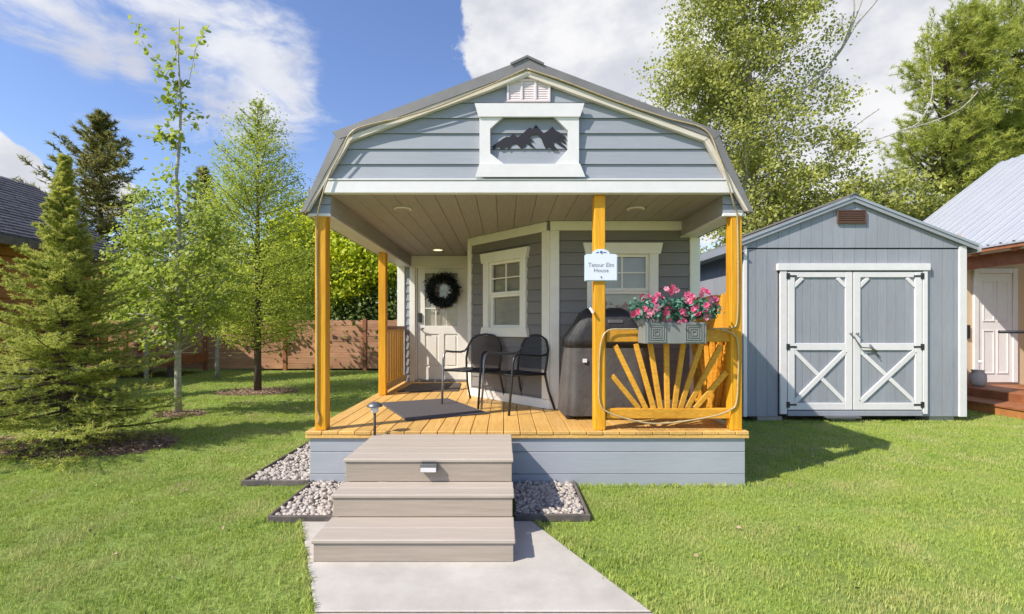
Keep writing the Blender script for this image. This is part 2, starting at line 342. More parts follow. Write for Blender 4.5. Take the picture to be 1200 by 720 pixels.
# concrete path, turned off to the right towards the viewer
PD = Vector((.50, -1.08))
def pth(x0, y): return x0+PD.x*(3.42-y)/1.08
pb = MB().add([(pth(-1.39, 3.42), 3.42, .006), (pth(-1.39, -6), -6, .006), (pth(.19, -6), -6, .006), (pth(.19, 3.42), 3.42, .006)], [(0, 1, 2, 3)])
path = pb.build('path', m_soil, origin=(0, 3.42, 0)); tag(path, 'pale concrete path leading to the porch steps', kind='structure')
def slab(ya, yb, jl=0):
    s_ = MB(); top = .012; e = .004
    P = [(pth(-1.39, ya), ya), (pth(-1.39, yb), yb), (pth(.19, yb), yb+jl), (pth(.19, ya), ya+jl if jl else ya)]
    C = (sum(p[0] for p in P)/4, sum(p[1] for p in P)/4)
    inn = [(p[0]+(C[0]-p[0])*.012, p[1]+(C[1]-p[1])*.012) for p in P]
    s_.loft([[(x, y, .002) for x, y in P], [(x, y, top-e) for x, y in P], [(x, y, top) for x, y in inn]])
    return s_.build('paving_slab', m_conc, path)
slab(3.42, 2.34); slab(2.328, .4); slab(.388, -1.6); slab(-1.612, -3.6)

# ------------------------------------------------------------------ walls with real openings
def clap(fr, u0, u1, z0, z1, mat_, parent, lap=.02, name='siding_board'):
    m = MB(); e = .0015
    vs = [fr.p(u0+e, .0, z0), fr.p(u1-e, .0, z0), fr.p(u1-e, .0, z1), fr.p(u0+e, .0, z1),
          fr.p(u0+e, lap, z0), fr.p(u1-e, lap, z0), fr.p(u1-e, .006, z1), fr.p(u0+e, .006, z1)]
    fs = [(0, 3, 2, 1), (4, 5, 6, 7), (0, 1, 5, 4), (2, 3, 7, 6), (1, 2, 6, 5), (3, 0, 4, 7)]
    if fr.u.cross(Vector((0, 0, 1))).dot(fr.n) < 0: fs = [f[::-1] for f in fs]
    return m.add(vs, fs).build(name, mat_, parent)
def wall(fr, L, z0, z1, holes, parent, pitch=.128, th=.09, ms=None):
    """backing wall and lap siding between u=0..L with rectangular holes (u0,u1,z0,z1)"""
    us = sorted({0, L, *[h[0] for h in holes], *[h[1] for h in holes]}); m = MB()
    for a, b in zip(us[:-1], us[1:]):
        zs = [(z0, z1)]
        for h in holes:
            if h[0] <= a+1e-6 and h[1] >= b-1e-6:
                nz = []
                for q in zs:
                    if h[2] > q[0]: nz.append((q[0], min(q[1], h[2])))
                    if h[3] < q[1]: nz.append((max(q[0], h[3]), q[1]))
                zs = nz
        for q in zs: m.fbox(fr, a, b, -th, -.001, q[0], q[1], 0)
    m.build('wall', m_dark, parent)
    z = z0
    while z < z1-.01:
        t = min(z+pitch, z1); segs = [(0, L)]
        for h in holes:
            if h[2] < t-.001 and h[3] > z+.001:
                ns = []
                for s_ in segs:
                    if h[0] > s_[0]: ns.append((s_[0], min(s_[1], h[0])))
                    if h[1] < s_[1]: ns.append((max(s_[0], h[1]), s_[1]))
                segs = ns
        for s_ in segs:
            if s_[1]-s_[0] > .02: clap(fr, s_[0], s_[1], z, t-.003, ms or m_side, parent)
        z = t
def window(fr, uc, parent, w=.56, z0=1.33, z1=2.11):
    """double-hung window; outer casing about .78 wide"""
    h = w/2; c = .095
    win = link(bpy.data.objects.new('window', None), parent, fr.p(uc, 0, z0))
    for s_ in (-1, 1): MB().fbox(fr, uc+s_*h, uc+s_*(h+c), -.02, .045, z0, z1+.001).build('casing', m_cream, win)
    hd = [(uc-h-c-.045, z1+.115), (uc-h-c-.02, z1), (uc+h+c+.02, z1), (uc+h+c+.045, z1+.115)]
    MB().prism(hd, fr, -.01, .055).build('header', m_cream, win)
    sl = [(uc-h-c-.045, z0-.105), (uc-h-c-.015, z0), (uc+h+c+.015, z0), (uc+h+c+.045, z0-.105)]
    MB().prism(sl, fr, -.01, .055).build('sill', m_cream, win)
    zm = (z0+z1)/2
    for (a, b, d) in ((zm, z1, .0), (z0, zm, -.018)):
        s_ = MB(); f = .03
        s_.fbox(fr, uc-h, uc-h+f, -.03+d, .012+d, a, b, .002); s_.fbox(fr, uc+h-f, uc+h, -.03+d, .012+d, a, b, .002)
        s_.fbox(fr, uc-h+f, uc+h-f, -.03+d, .012+d, a, a+f, .002); s_.fbox(fr, uc-h+f, uc+h-f, -.03+d, .012+d, b-f, b, .002)
        s_.build('sash', m_cream, win)
        MB().fbox(fr, uc-h+f, uc+h-f, -.014+d, -.009+d, a+f, b-f, 0).build('pane', m_glass, win)
        if a == z0: continue
        MB().fbox(fr, uc-.008, uc+.008, -.008+d, -.001+d, a+f, b-f, 0).build('muntin', m_cream, win)
        MB().fbox(fr, uc-h+f, uc+h-f, -.008+d, -.002+d, (a+b)/2-.007, (a+b)/2+.007, 0).build('muntin', m_cream, win)
    bl = MB()
    zz = z0
    while zz < z1:
        M0 = [fr.p(uc-h, -.052, zz), fr.p(uc+h, -.052, zz), fr.p(uc+h, -.06, zz+.026), fr.p(uc-h, -.06, zz+.026)]
        bl.add(M0, [(0, 1, 2, 3)]); zz += .025
    tag(bl.build('blind', m_blind, win), kind='stuff')
    MB().fbox(fr, uc-h-.05, uc+h+.05, -.14, -.13, z0-.1, z1+.1, 0).build('room_darkness', m_dark, win)
    return win

# ------------------------------------------------------------------ the cabin
CXL, CXR, CF0, DK = -1.66, 2.04, 4.2, .465
cabin = thing('cabin', 'grey gambrel-roofed tiny cabin with honey wood porch posts and a mountain panel on its gable', 'cabin', (.19, 4.2, 0))
# skirt
for z0, z1 in ((-.01, .097), (.101, .284), (.288, .44)):
    B('skirt_board', CXL+.02, CXR-.01, CF0+.002, CF0+.03, z0, z1, m_skirt, cabin, .003)
B('skirt_backing', CXL+.04, CXR-.03, CF0+.032, CF0+.05, 0, .43, m_dark, cabin, 0)
for xs in (CXL+.02, CXR-.01):
    sg = -1 if xs < 0 else 1
    for z0, z1 in ((-.01, .097), (.101, .284), (.288, .44)):
        B('skirt_board', xs-.014 if sg > 0 else xs, xs if sg > 0 else xs+.014, CF0+.032, 13 if sg > 0 else 13, z0, z1, m_skirt, cabin, .003)
# deck boards run away from the viewer
A = Vector((-.435, 6.35)); Bq = Vector((.49, 5.3))
bw = .139; x = CXL-.012; i = 0
while x < CXR:
    x1 = min(x+bw, CXR+.015); xm = (x+x1)/2
    if xm < A.x: ye = 7.9
    elif xm < Bq.x: ye = A.y+(xm-A.x)/(Bq.x-A.x)*(Bq.y-A.y)+.03
    else: ye = 5.3
    B('deck_board', x+.0025, x1-.0025, CF0-.022+random.uniform(-.002, .002), ye, DK-.03, DK+random.uniform(-.001, .001), m_deck, cabin, .004); x = x1
B('deck_rim', CXL-.012, CXR+.015, CF0-.018, CF0+.001, DK-.06, DK-.033, m_deck, cabin, .003)
sc_ = MB(); x = CXL-.012
while x < CXR-.05:
    for yy in (4.23, 4.62, 5.02):
        for dx_ in (.03, .11): sc_.add([(x+dx_+.0045*math.cos(k*1.047), yy+.0045*math.sin(k*1.047), DK+.0018) for k in range(6)], [tuple(range(6))])
    x += bw
tag(sc_.build('deck_screws', m_silver, cabin), kind='stuff')
# walls
CE = 2.46
frF = Fr(Bq, (1, 0), (0, -1)); LF = CXR-Bq.x
uw = X(729, 5.3)-Bq.x
wall(frF, LF, DK, CE, [(uw-.30, uw+.30, 1.31, 2.13)], cabin, ms=m_side_shade); window(frF, uw, cabin)
ud = (Bq-A).normalized(); LA = (Bq-A).length; frA = Fr(A, ud, (ud.y, -ud.x))
if frA.n.y > 0: frA = Fr(A, ud, (-ud.y, ud.x))
uA = LA*.489
wall(frA, LA, DK, CE, [(uA-.30, uA+.30, 1.31, 2.13)], cabin, ms=m_side_shade); window(frA, uA, cabin)
frD = Fr((CXL, 7.9), (1, 0), (0, -1)); LD = A.x-CXL
dx0, dx1 = X(489, 7.9)-CXL, X(489, 7.9)-CXL+.80
wall(frD, LD, DK, CE, [(dx0-.03, dx1+.03, DK, 2.28)], cabin)
frS = Fr((A.x, 6.35), (0, 1), (-1, 0)); wall(frS, 1.55, DK, CE, [], cabin)
frL = Fr((CXL, 7.9), (0, 1), (-1, 0)); wall(frL, 5.1, .0, 2.29, [], cabin)
frR = Fr((CXR, 5.3), (0, 1), (1, 0)); wall(frR, 7.7, .0, 2.29, [(1.2, 1.9, 1.2, 2.0)], cabin)
frB = Fr((CXR, 13), (-1, 0), (0, 1)); wall(frB, 3.7, 0, 2.46, [], cabin, pitch=.2)
def trim(fr, u0, u1, z0, z1, n1=.034, n0=-.01, parent=None, name='trim_board', m=None): return MB().fbox(fr, u0, u1, n0, n1, z0, z1, .004).build(name, m or m_white, parent or cabin)
trim(frF, -.004, .092, DK+.001, CE-.1, m=m_cream); trim(frF, -.004, LF-.16, CE-.098, CE-.002, .036, m=m_cream)
trim(frF, LF-.075, LF+.03, DK+.001, 2.285, m=m_cream); trim(frR, -.002, .09, .0, 2.27, .034)
trim(frA, 0, LA*.92+.08, CE-.098, CE-.002, .036, m=m_cream); trim(frA, 0, .055, DK+.102, CE-.1, m=m_cream); trim(frA, LA-.10, LA+.012, DK+.102, CE-.1, m=m_cream)
trim(frA, 0, LA+.02, DK+.001, DK+.1, .036, m=m_cream); trim(frF, .094, LF-.077, DK+.001, DK+.1, .032, m=m_cream)
trim(frS, 0, .09, DK+.001, CE-.002, m=m_cream); trim(frL, 0, .1, 0, 2.28, .034); trim(frL, 5.0, 5.1, 0, 2.28, .034); trim(frR, 7.6, 7.7, 0, 2.28, .034)
trim(frD, -.03, .085, DK+.001, 2.285, m=m_cream); 
# door surround
trim(frD, dx0-.115, dx0-.03, DK+.001, 2.285, m=m_cream); trim(frD, dx1+.03, dx1+.09, DK+.001, 2.285, m=m_cream); trim(frD, dx0-.2, dx1+.1, 2.287, CE-.004, .036, m=m_cream)
door = MB(); n0 = -.055; n1 = -.015
# slab: stiles and rails round glass and two sunk panels
gx0, gx1 = dx0+.12, dx1-.165; gz0, gz1 = Z(382, 7.9), Z(320, 7.9)
dz0, dz1 = DK+.03, 2.255
door.fbox(frD, dx0, gx0, n0, n1, dz0, dz1, .003); door.fbox(frD, gx1, dx1, n0, n1, dz0, dz1, .003)
door.fbox(frD, gx0, gx1, n0, n1, gz1, dz1, .003); door.fbox(frD, gx0, gx1, n0, n1, gz0-.13, gz0, .003)
door.fbox(frD, gx0, gx1, n0, n1, dz0, dz0+.2, .003); gm = (gx0+gx1)/2
door.fbox(frD, gm-.045, gm+.045, n0, n1, dz0+.2, gz0-.13, .003)
door = door.build('door', m_cream, cabin)
for a, b in ((gx0, gm-.045), (gm+.045, gx1)):
    q = MB().fbox(frD, a, b, n0+.004, n1-.014, dz0+.2, gz0-.13, .0); q.fbox(frD, a+.03, b-.03, n1-.0145, n1-.004, dz0+.23, gz0-.16, .005); q.build('panel', m_cream, door)
MB().fbox(frD, gx0, gx1, -.038, -.032, gz0, gz1, 0).build('pane', m_glass, door)
for k in (1, 2):
    u = gx0+(gx1-gx0)*k/3; MB().fbox(frD, u-.008, u+.008, -.03, -.018, gz0, gz1, 0).build('muntin', m_cream, door)
    zz = gz0+(gz1-gz0)*k/3; MB().fbox(frD, gx0, gx1, -.031, -.019, zz-.008, zz+.008, 0).build('muntin', m_cream, door)
MB().fbox(frD, dx0-.028, dx0-.004, -.06, .01, DK+.005, 2.27, .003).fbox(frD, dx1+.004, dx1+.028, -.06, .01, DK+.005, 2.27, .003).fbox(frD, dx0-.028, dx1+.028, -.06, .012, 2.258, 2.286, .002).build('door_frame', m_cream, cabin)
B('threshold', CXL+dx0-.03, CXL+dx1+.03, 7.84, 7.93, DK+.001, DK+.026, m_silver, cabin)
lk = MB().fbox(frD, dx0+.015, dx0+.07, n1, n1+.025, Z(378, 7.9), Z(367, 7.9), .006).build('keypad', m_metal_blk, door)
MB().tube([frD.p(dx0+.045, n1, Z(385, 7.9)), frD.p(dx0+.045, n1+.045, Z(385, 7.9)), frD.p(dx0+.11, n1+.05, Z(385.4, 7.9))], .011, 8).lathe([(.001, 0), (.03, .001)], (CXL+dx0+.045, 7.92, Z(385, 7.9)), 12).build('handle', m_silver, door, True)
MB().fbox(frD, dx0, dx1, -.2, -.19, DK, 2.3, 0).build('room_darkness', m_dark, door)
MB().fbox(frD, gx0-.03, gx1+.03, -.08, -.07, gz0-.03, gz1+.03, 0).build('curtain', m_blind, door)
# porch ceiling planks
x = -1.47
while x < 1.86:
    x1 = min(x+.175, 1.87); xm = (x+x1)/2
    ye = 7.9 if xm < A.x else (A.y+(xm-A.x)/(Bq.x-A.x)*(Bq.y-A.y)+.1 if xm < Bq.x else 5.3)
    B('ceiling_plank', x+.0015, x1-.0015, CF0+.03, ye, CE, CE+.02, m_ceil, cabin, .003); x = x1
# side beams with clapboard ends
for (a, b) in ((CXL, -1.47), (1.87, CXR)):
    ye = 7.9 if a < 0 else 5.3
    bm = B('side_beam', a+.002, b, CF0+.035, ye, 2.30, 2.52, m_ceil, cabin)
    B('beam_soffit', a-.005, b-.01 if a < 0 else b+.0, CF0+.03, ye, 2.283, 2.299, m_white, cabin)
    xo = (a-.012, a+.0) if a < 0 else (b, b+.012)
    for z0, z1 in ((2.30, 2.41), (2.413, 2.53)):
        B('beam_siding', xo[0], xo[1], CF0+.035, ye, z0, z1, m_side, cabin, .002)
    aa, bb = (a, b) if a < 0 else (b-.19, b)
    for z0, z1 in ((2.303, 2.378), (2.381, 2.456)): clap(WF.__class__((0, CF0+.035), (1, 0), (0, -1)), aa, bb, z0, z1, m_side, cabin)
    B('beam_end_trim', aa-.002, bb+.002, CF0+.005, CF0+.036, 2.275, 2.301, m_white, cabin)
for (a, y) in ((-1.555, 4.265), (X(702, 4.25), 4.265), (1.965, 4.265), (-1.555, 6.39)):
    top = 2.282 if abs(a) > 1 else CE-.002
    pst = MB().box(a-.047, a+.047, y-.052, y+.052, DK+.001, top, .006)
    pst.build('porch_post', m_post, cabin)
# gable
PK = (.19, 3.555); HW0, HW1 = 1.878, 1.563; ZE, ZK = 2.29, 2.965
def half(z):
    z = max(ZE, min(PK[1], z))
    return HW0+(HW1-HW0)*(z-ZE)/(ZK-ZE) if z < ZK else HW1*(PK[1]-z)/(PK[1]-ZK)
rows = [2.562, 2.582, 2.707, 2.836, 2.966, 3.094, 3.224, 3.35, 3.47, 3.52]
inset = .085
MB().prism([(.19-half(z)+.06, z) for z in (2.47, ZK, 3.5)]+[(.19+half(z)-.06, z) for z in (3.5, ZK, 2.47)], WF, -CF0-.06, -CF0-.001).build('gable_wall', m_dark, cabin)
gv = (X(594, 4.17), X(645, 4.17), Z(120, 4.17), Z(93, 4.17))
for z0, z1 in zip(rows[:-1], rows[1:]):
    z1 -= .003; w0, w1 = half(z0)-inset*.6, half(z1)-inset*.6
    lap = .02; y = CF0
    vs = [(.19-w0, y, z0), (.19+w0, y, z0), (.19+w1, y, z1), (.19-w1, y, z1), (.19-w0, y-lap, z0), (.19+w0, y-lap, z0), (.19+w1, y-.006, z1), (.19-w1, y-.006, z1)]
    MB().add(vs, [(0, 3, 2, 1)[::-1][::-1], (4, 5, 6, 7), (0, 1, 5, 4), (2, 3, 7, 6), (1, 2, 6, 5), (3, 0, 4, 7)]).build('gable_board', m_side, cabin)
B('fascia_beam', X(379, 4.16), X(860, 4.16), 4.15, 4.21, CE-.004, 2.56, m_white, cabin, .005)
B('fascia_cap', X(385, 4.16), X(853, 4.16), 4.143, 4.199, 2.5615, 2.574, m_white, cabin, .003)
# roof: outer profile and thickness, extruded
def prof(off, drop=0): # offset profile inward
    return [(.19-HW0+off*.45, ZE+off*.15+0), (.19-HW1+off*.72, ZK-off*.62), (.19, PK[1]-off*1.05), (.19+HW1-off*.72, ZK-off*.62), (.19+HW0-off*.45, ZE+off*.15)]
def gambrel(name, off0, off1, y0, y1, m, seg=None):
    y1 = y1
    a, b = prof(off0), prof(off1)
    segs = range(4) if seg is None else seg
    for i in segs:
        p = [a[i], a[i+1], b[i+1], b[i]]
        if i in (1, 2) and name != 'rake_board' and name != 'soffit':     # the upper slope laps over the lower one
            q = 0 if i == 1 else 1; e = Vector(a[i+q])-Vector(a[i+1-q]); e = e.normalized()*.05; p = [tuple(Vector(v)+e) if k_ in ((0, 3) if q == 0 else (1, 2)) else v for k_, v in enumerate(p)]
        MB().prism(p, WF, -y1-(.002 if i in (1, 2) else 0), -y0+(.003 if i in (1, 2) else 0)).build(name, m, cabin)
gambrel('roof_panel', 0, .03, 4.16, 13.1, m_roofm)
gambrel('rake_flashing', -.012, .075, 4.135, 4.159, m_rake)
gambrel('rake_board', .077, .125, 4.143, 4.179, m_tanw)
gambrel('soffit', .034, .05, 4.16, 4.19, m_white)
gambrel('rake_flashing', -.012, .075, 13.101, 13.125, m_rake)
MB().prism([(.19-half(z)+.06, z) for z in (2.47, ZK, 3.5)]+[(.19+half(z)-.06, z) for z in (3.5, ZK, 2.47)], WF, -13.0, -12.95).build('gable_wall', m_side, cabin)
pr = prof(-.012)
for i in range(4):                                                       # raised roof ribs
    a, b = Vector((pr[i][0], 0, pr[i][1])), Vector((pr[i+1][0], 0, pr[i+1][1]))
    rb = MB(); y = 4.35
    while y < 13: rb.beam((a.x, y, a.z), (b.x, y, b.z), .03, .02, bev=0, up=(0, 1, 0)); y += .3
    tag(rb.build('roof_rib', m_roofm, cabin), kind='stuff')
cap = [(.19-.13, PK[1]-.045), (.19-.14, PK[1]-.03), (.19, PK[1]+.035), (.19+.14, PK[1]-.03), (.19+.13, PK[1]-.045), (.19, PK[1]+.015)]
MB().prism(cap, WF, -13.1, -4.12).build('ridge_cap', m_roofm, cabin)
# gable vent
vy = CF0-.022
vent = MB().box(gv[0], gv[1], vy-.02, vy, gv[3]-.02, gv[3], .003).box(gv[0], gv[1], vy-.02, vy, gv[2], gv[2]+.018, .003)
for u in (gv[0], gv[0]+(gv[1]-gv[0]-.018)/3, gv[0]+(gv[1]-gv[0]-.018)*2/3, gv[1]-.018): vent.box(u, u+.018, vy-.02, vy, gv[2]+.0181, gv[3]-.0201, .002)
vent = vent.build('gable_vent', m_pinkw, cabin)
sl = MB()
for k in range(8):
    z = gv[2]+.024+k*.0195; sl.beam((gv[0]+.01, vy-.007, z), (gv[1]-.01, vy-.007, z), .024, .003, up=(0, -.97, .22), bev=0)
tag(sl.build('louvre', m_pinkw, vent), kind='stuff')
MB().box(gv[0]+.005, gv[1]-.005, vy-.002, vy+.001, gv[2]+.005, gv[3]-.005, 0).build('vent_back', m_pinkw, vent)
# mountain panel on the gable
def P4(px, py, Y=4.17): return (X(px, Y), Z(py, Y))
fy = -(CF0-.018)
inn = [P4(*q) for q in ((574.5, 180/6.547+125), )]
oc = [P4(574.5, 152), P4(590.5, 137.5), P4(648.5, 137.5), P4(665.3, 154.5), P4(665.3, 176), P4(650, 193.3), P4(590.5, 193.3), P4(574.5, 181)]
ot = [P4(562, 138), P4(562, 138), P4(678, 138), P4(678, 138), P4(678, 194), P4(678, 194), P4(562, 194), P4(562, 194)]
mpnl = MB()
o8 = [P4(562, 152), P4(590.5, 125), P4(648.5, 125), P4(678, 154.5), P4(678, 176), P4(650, 205), P4(590.5, 205), P4(562, 181)]
cor = {0: P4(562, 125), 2: P4(678, 125), 4: P4(678, 205), 6: P4(562, 205)}
for i in range(8):
    j = (i+1) % 8; poly = [oc[i], o8[i]]+([cor[i]] if i in cor else [])+[o8[j], oc[j]]
    mpnl.prism(poly, WF, fy-.002, fy+.035)
mpnl = mpnl.build('mountain_panel', m_white, cabin)
MB().prism([P4(556.5, 123.5), P4(561, 139), P4(679, 139), P4(684, 123.5)], WF, fy+.0355, fy+.05).build('header', m_white, mpnl)
MB().prism([P4(557, 209), P4(562, 193.8), P4(679, 193.8), P4(685, 209)], WF, fy+.0355, fy+.05).build('sill', m_white, mpnl)
def MP(x, y): return P4(550+x/6.547, 110+y/6.547)
peaks = [[(165,410),(200,383),(255,345),(290,326),(303,332),(318,322),(340,302),(360,325),(372,330),(395,316),(430,284),(462,258),(486,268),(512,236),(535,265),(560,290),(572,300),(600,284),(638,252),(662,278),(702,300),(742,332),(744,352),(715,338),(690,326),(742,368),(744,386),(700,358),(672,344),(744,410),(744,424),(690,392),(655,362),(642,376),(656,404),(684,430),(640,430),(612,408),(590,424),(574,396),(556,350),(535,316),(510,306),(476,318),(456,330),(500,366),(466,356),(474,380),(512,422),(468,402),(440,378),(430,405),(398,420),(376,398),(358,378),(325,392),(303,430),(286,406),(262,420),(240,428),(228,404),(205,412),(185,430),(178,408)]]
for pk in peaks: MB().prism([MP(*q) for q in pk], WF, fy-.0005+.002, fy+.006).build('mountain_emblem', m_navy, mpnl)
# ceiling lights
def clight(x, y, lit):
    l = MB().lathe([(.075, 0), (.085, .004), (.085, .014), (.075, .0145)], (x, y, CE-.016), 20).build('ceiling_light', m_white, cabin, True)
    MB().lathe([(.03, -.006), (.062, -.002), (.066, .003)], (x, y, CE-.018), 20).build('lens', m_lamp if lit else m_ceil, l, True)
clight(-.96, 7.2, True); clight(X(472, 4.7), 4.7, False); clight(X(745, 4.7), 4.7, False)
# sunburst front rail
RY = 4.265
B('top_rail', X(711, RY-.03), X(857, RY-.03), RY-.022, RY+.03, Z(401, RY-.02), Z(386, RY-.02), m_rail, cabin, .006)
B('bottom_rail', X(711, RY-.03), X(857, RY-.03), RY-.022, RY+.03, Z(491, RY-.02), Z(479, RY-.02), m_rail, cabin, .006)
spx = [(749, 717, 440), (757, 721, 405), (766, 745, 403), (774, 762, 403), (782, 781, 403), (790, 801, 403), (797, 822, 403), (805, 845, 405), (814, 852, 436)]
for i, (b, t, ty) in enumerate(spx):
    yy = RY+.004+(i % 2)*.0015
    MB().beam((X(b, RY), yy, Z(479, RY)), (X(t, RY), yy, Z(ty, RY)), .042, .03, up=(0, 1, 0), bev=.003).build('sunburst_spindle', m_rail, cabin)
B('rail_bracket', X(705, 4.2), X(711, 4.2), 4.235, 4.30, DK+.002, Z(385, RY), m_rail, cabin)
# right side panel: upright boards and a slanted fan behind the front rail
y = 4.34
while y < 5.22:
    B('side_panel_board', 2.0, 2.02, y+.002, y+.118, DK+.04, 1.64+.008*math.sin(y*30), m_rail, cabin, .003); y += .12
B('top_rail', 1.955, 1.998, 4.33, 5.26, 1.22, 1.31, m_rail, cabin); B('bottom_rail', 1.955, 1.998, 4.33, 5.26, .53, .60, m_rail, cabin)
for i in range(6):
    a = 4.62+i*.05; b = 4.38+i*.17
    MB().beam((1.972, a, .60), (1.972, b, 1.22), .03, .04, up=(1, 0, 0), bev=.003).build('sunburst_spindle', m_rail, cabin)
# left rear rail between rear post and house corner
for i in range(9):
    y = 6.47+i*.155; B('side_panel_board', -1.60, -1.58, y, y+.125, DK+.09, 1.30, m_rail, cabin, .003)
B('top_rail', -1.625, -1.555, 6.45, 7.86, 1.302, 1.345, m_brown, cabin); B('bottom_rail', -1.578, -1.545, 6.45, 7.86, DK+.03, DK+.12, m_deck, cabin)
MB().tube([(X(692, 4.2), 4.21, Z(362, 4.2)), (X(692, 4.2), 4.19, Z(362, 4.2)), (X(695, 4.19), 4.185, Z(367, 4.19))], .012, 8).build('cleat', m_white, cabin)

# ------------------------------------------------------------------ porch steps
steps = thing('porch_steps', 'three grey-brown composite steps leading from the concrete path to the porch', 'steps', (-.52, 3.5, 0))
SX0, SX1 = -1.09, .06
levels = [(.445, 3.385, 4.16), (.287, 3.135, 3.40), (.142, 2.81, 3.15)]
for li, (z, yf, yb) in enumerate(levels):
    n = 5 if li == 0 else 2; d = (yb-yf)/n
    for k in range(n):
        B('tread_board', SX0-.004*(k == 0), SX1+.004*(k == 0), yf+k*d+.0015, yf+(k+1)*d-.0015, z-.025, z, m_comp, steps, .004 if k else .007)
    zb = levels[li+1][0]+.001 if li < 2 else .013
    B('riser_board', SX0+.008, SX1-.008, yf+.012, yf+.034, zb, z-.027, m_riser, steps, .003)
    for sx in (SX0+.014, SX1-.036): B('side_board', sx, sx+.022, yf+.041, 4.16, .013 if li == 2 else levels[li+1][0]-.02, z-.027, m_riser, steps, .003)
sl_ = thing('step_light', 'small silver solar light fixed on the top riser of the porch steps', 'light', (X(503, 3.39), 3.40, .34))
B('light_body', X(493, 3.39), X(513, 3.39), 3.35, 3.402, Z(553, 3.38), Z(542, 3.38), m_silver, sl_, .006)
B('light_lens', X(494, 3.39), X(512, 3.39), 3.345, 3.349, Z(552, 3.38), Z(547, 3.38), m_white, sl_, .001)
B('solar_cell', X(494.5, 3.39), X(511.5, 3.39), 3.352, 3.385, Z(541.9, 3.38), Z(541.4, 3.38), m_blackp, sl_, 0)
# solar path light at the corner of the steps
px_, py_ = X(439.5, 4.13), 4.12; z0 = .446
lt = thing('solar_stake_light', 'black mushroom solar stake light at the back left corner of the steps', 'light', (px_, py_, z0))
MB().tube([(px_, py_, z0), (px_, py_, z0+.19)], .011, 8).build('stake', m_bark, lt, True)
MB().lathe([(.018, .185), (.03, .19), (.034, .235), (.03, .236)], (px_, py_, z0), 14).build('lens', m_white, lt, True)
MB().lathe([(.064, .236), (.066, .244), (.05, .262), (.03, .272), (.005, .276)], (px_, py_, z0), 20).build('lamp_cap', m_silver, lt, True)

# ------------------------------------------------------------------ things on the porch
def doormat(p, label, m, name='door_mat'):
    c = sum((Vector(q) for q in p), Vector((0, 0)))/4
    rings = [[(q[0], q[1], DK+.003) for q in p], [(q[0], q[1], DK+.013) for q in p], [tuple((Vector(q)-c)*.985+c)+(DK+.016,) for q in p]]
    o = MB().loft(rings).build(name, m); tag(o, label, 'mat'); return o
doormat([(-.906, 4.63), (-.158, 4.99), (-.678, 6.0), (-1.405, 5.65)], 'large charcoal mat lying askew on the sunny deck in front of the chairs', m_mat)
doormat([(-1.42, 6.62), (-.62, 6.72), (-.66, 7.62), (-1.40, 7.55)], 'dark brown door mat lying directly before the white door', m_mat2)
def make_chair():
    r = thing('patio_chair', 'x', 'chair', (0, 0, 0), 'black metal patio chairs on the porch')
    w, d = .235, .26; sh = .39; t = .0125
    for s in (-1, 1):   # front is -y
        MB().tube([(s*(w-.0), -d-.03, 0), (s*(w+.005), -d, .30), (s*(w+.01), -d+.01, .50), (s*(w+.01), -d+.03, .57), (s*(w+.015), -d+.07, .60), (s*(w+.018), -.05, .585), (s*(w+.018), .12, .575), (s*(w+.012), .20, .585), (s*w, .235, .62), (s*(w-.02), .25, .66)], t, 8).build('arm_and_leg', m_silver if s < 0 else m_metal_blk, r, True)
        MB().tube([(s*(w+.01), d+.06, 0), (s*(w-.0), d-.02, .2), (s*(w-.015), d-.06, sh)], t, 8).build('leg', m_metal_blk, r, True)
    # back hoop
    hp = [(-w+.012, .20, sh-.01), (-w-.0, .215, .5), (-w+.01, .245, .64), (-w+.06, .262, .735), (-w+.14, .272, .775), (0, .276, .785), (w-.14, .272, .775), (w-.06, .262, .735), (w-.01, .245, .64), (w-.0, .215, .5), (w-.012, .20, sh-.01)]
    MB().tube(hp, t, 8).build('back_frame', m_metal_blk, r, True)
    # mesh back: many thin strands
    g_ = MB()
    for k in range(1, 36):
        x = -w+.012+k*(2*w-.024)/36; top = .785-.10*abs(x/w)**3.2; yy = .268-.02*abs(x/w)**2
        g_.tube([(x, .205, sh+.03), (x, .225, .55), (x, yy, top-.01)], .002, 4, cap=False)
    for k in range(1, 29):
        z = sh+.03+k*.0128; yy = .207+(z-sh)*.16; ww = w-.008 if z < .62 else w-.008-(z-.62)*.6
        g_.tube([(-ww, yy-.0, z), (ww, yy, z)], .002, 4, cap=False)
    tag(g_.build('mesh_back', m_metal_blk, r), kind='stuff')
    MB().tube([(-w, -d+.01, sh), (w, -d+.01, sh), (w+.0, .2, sh-.01), (-w, .2, sh-.01)], t, 8, closed=True).build('seat_frame', m_metal_blk, r, True)
    g_ = MB()
    for k in range(1, 24): x = -w+k*2*w/24; g_.tube([(x, -d+.01, sh), (x, 0, sh-.012), (x, .2, sh-.01)], .003, 4, cap=False)
    for k in range(1, 22): y = -d+.01+k*.021; g_.tube([(-w, y, sh-.002), (0, y, sh-.012), (w, y, sh-.002)], .003, 4, cap=False)
    tag(g_.build('mesh_seat', m_metal_blk, r), kind='stuff')
    return r
ch = make_chair()
def put(o, x, y, z, fx, fy, label):
    o.location = (x, y, z); o.rotation_euler = (0, 0, math.atan2(fx, -fy)); o['label'] = label
ch2 = copy_tree(ch)
put(ch, -.35, 5.68, DK, -.47, -.88, 'black mesh patio chair farther left, nearer the white front door')
put(ch2, .13, 5.27, DK, -.79, -.61, 'black mesh patio chair beside the white corner board, in front of the angled window')
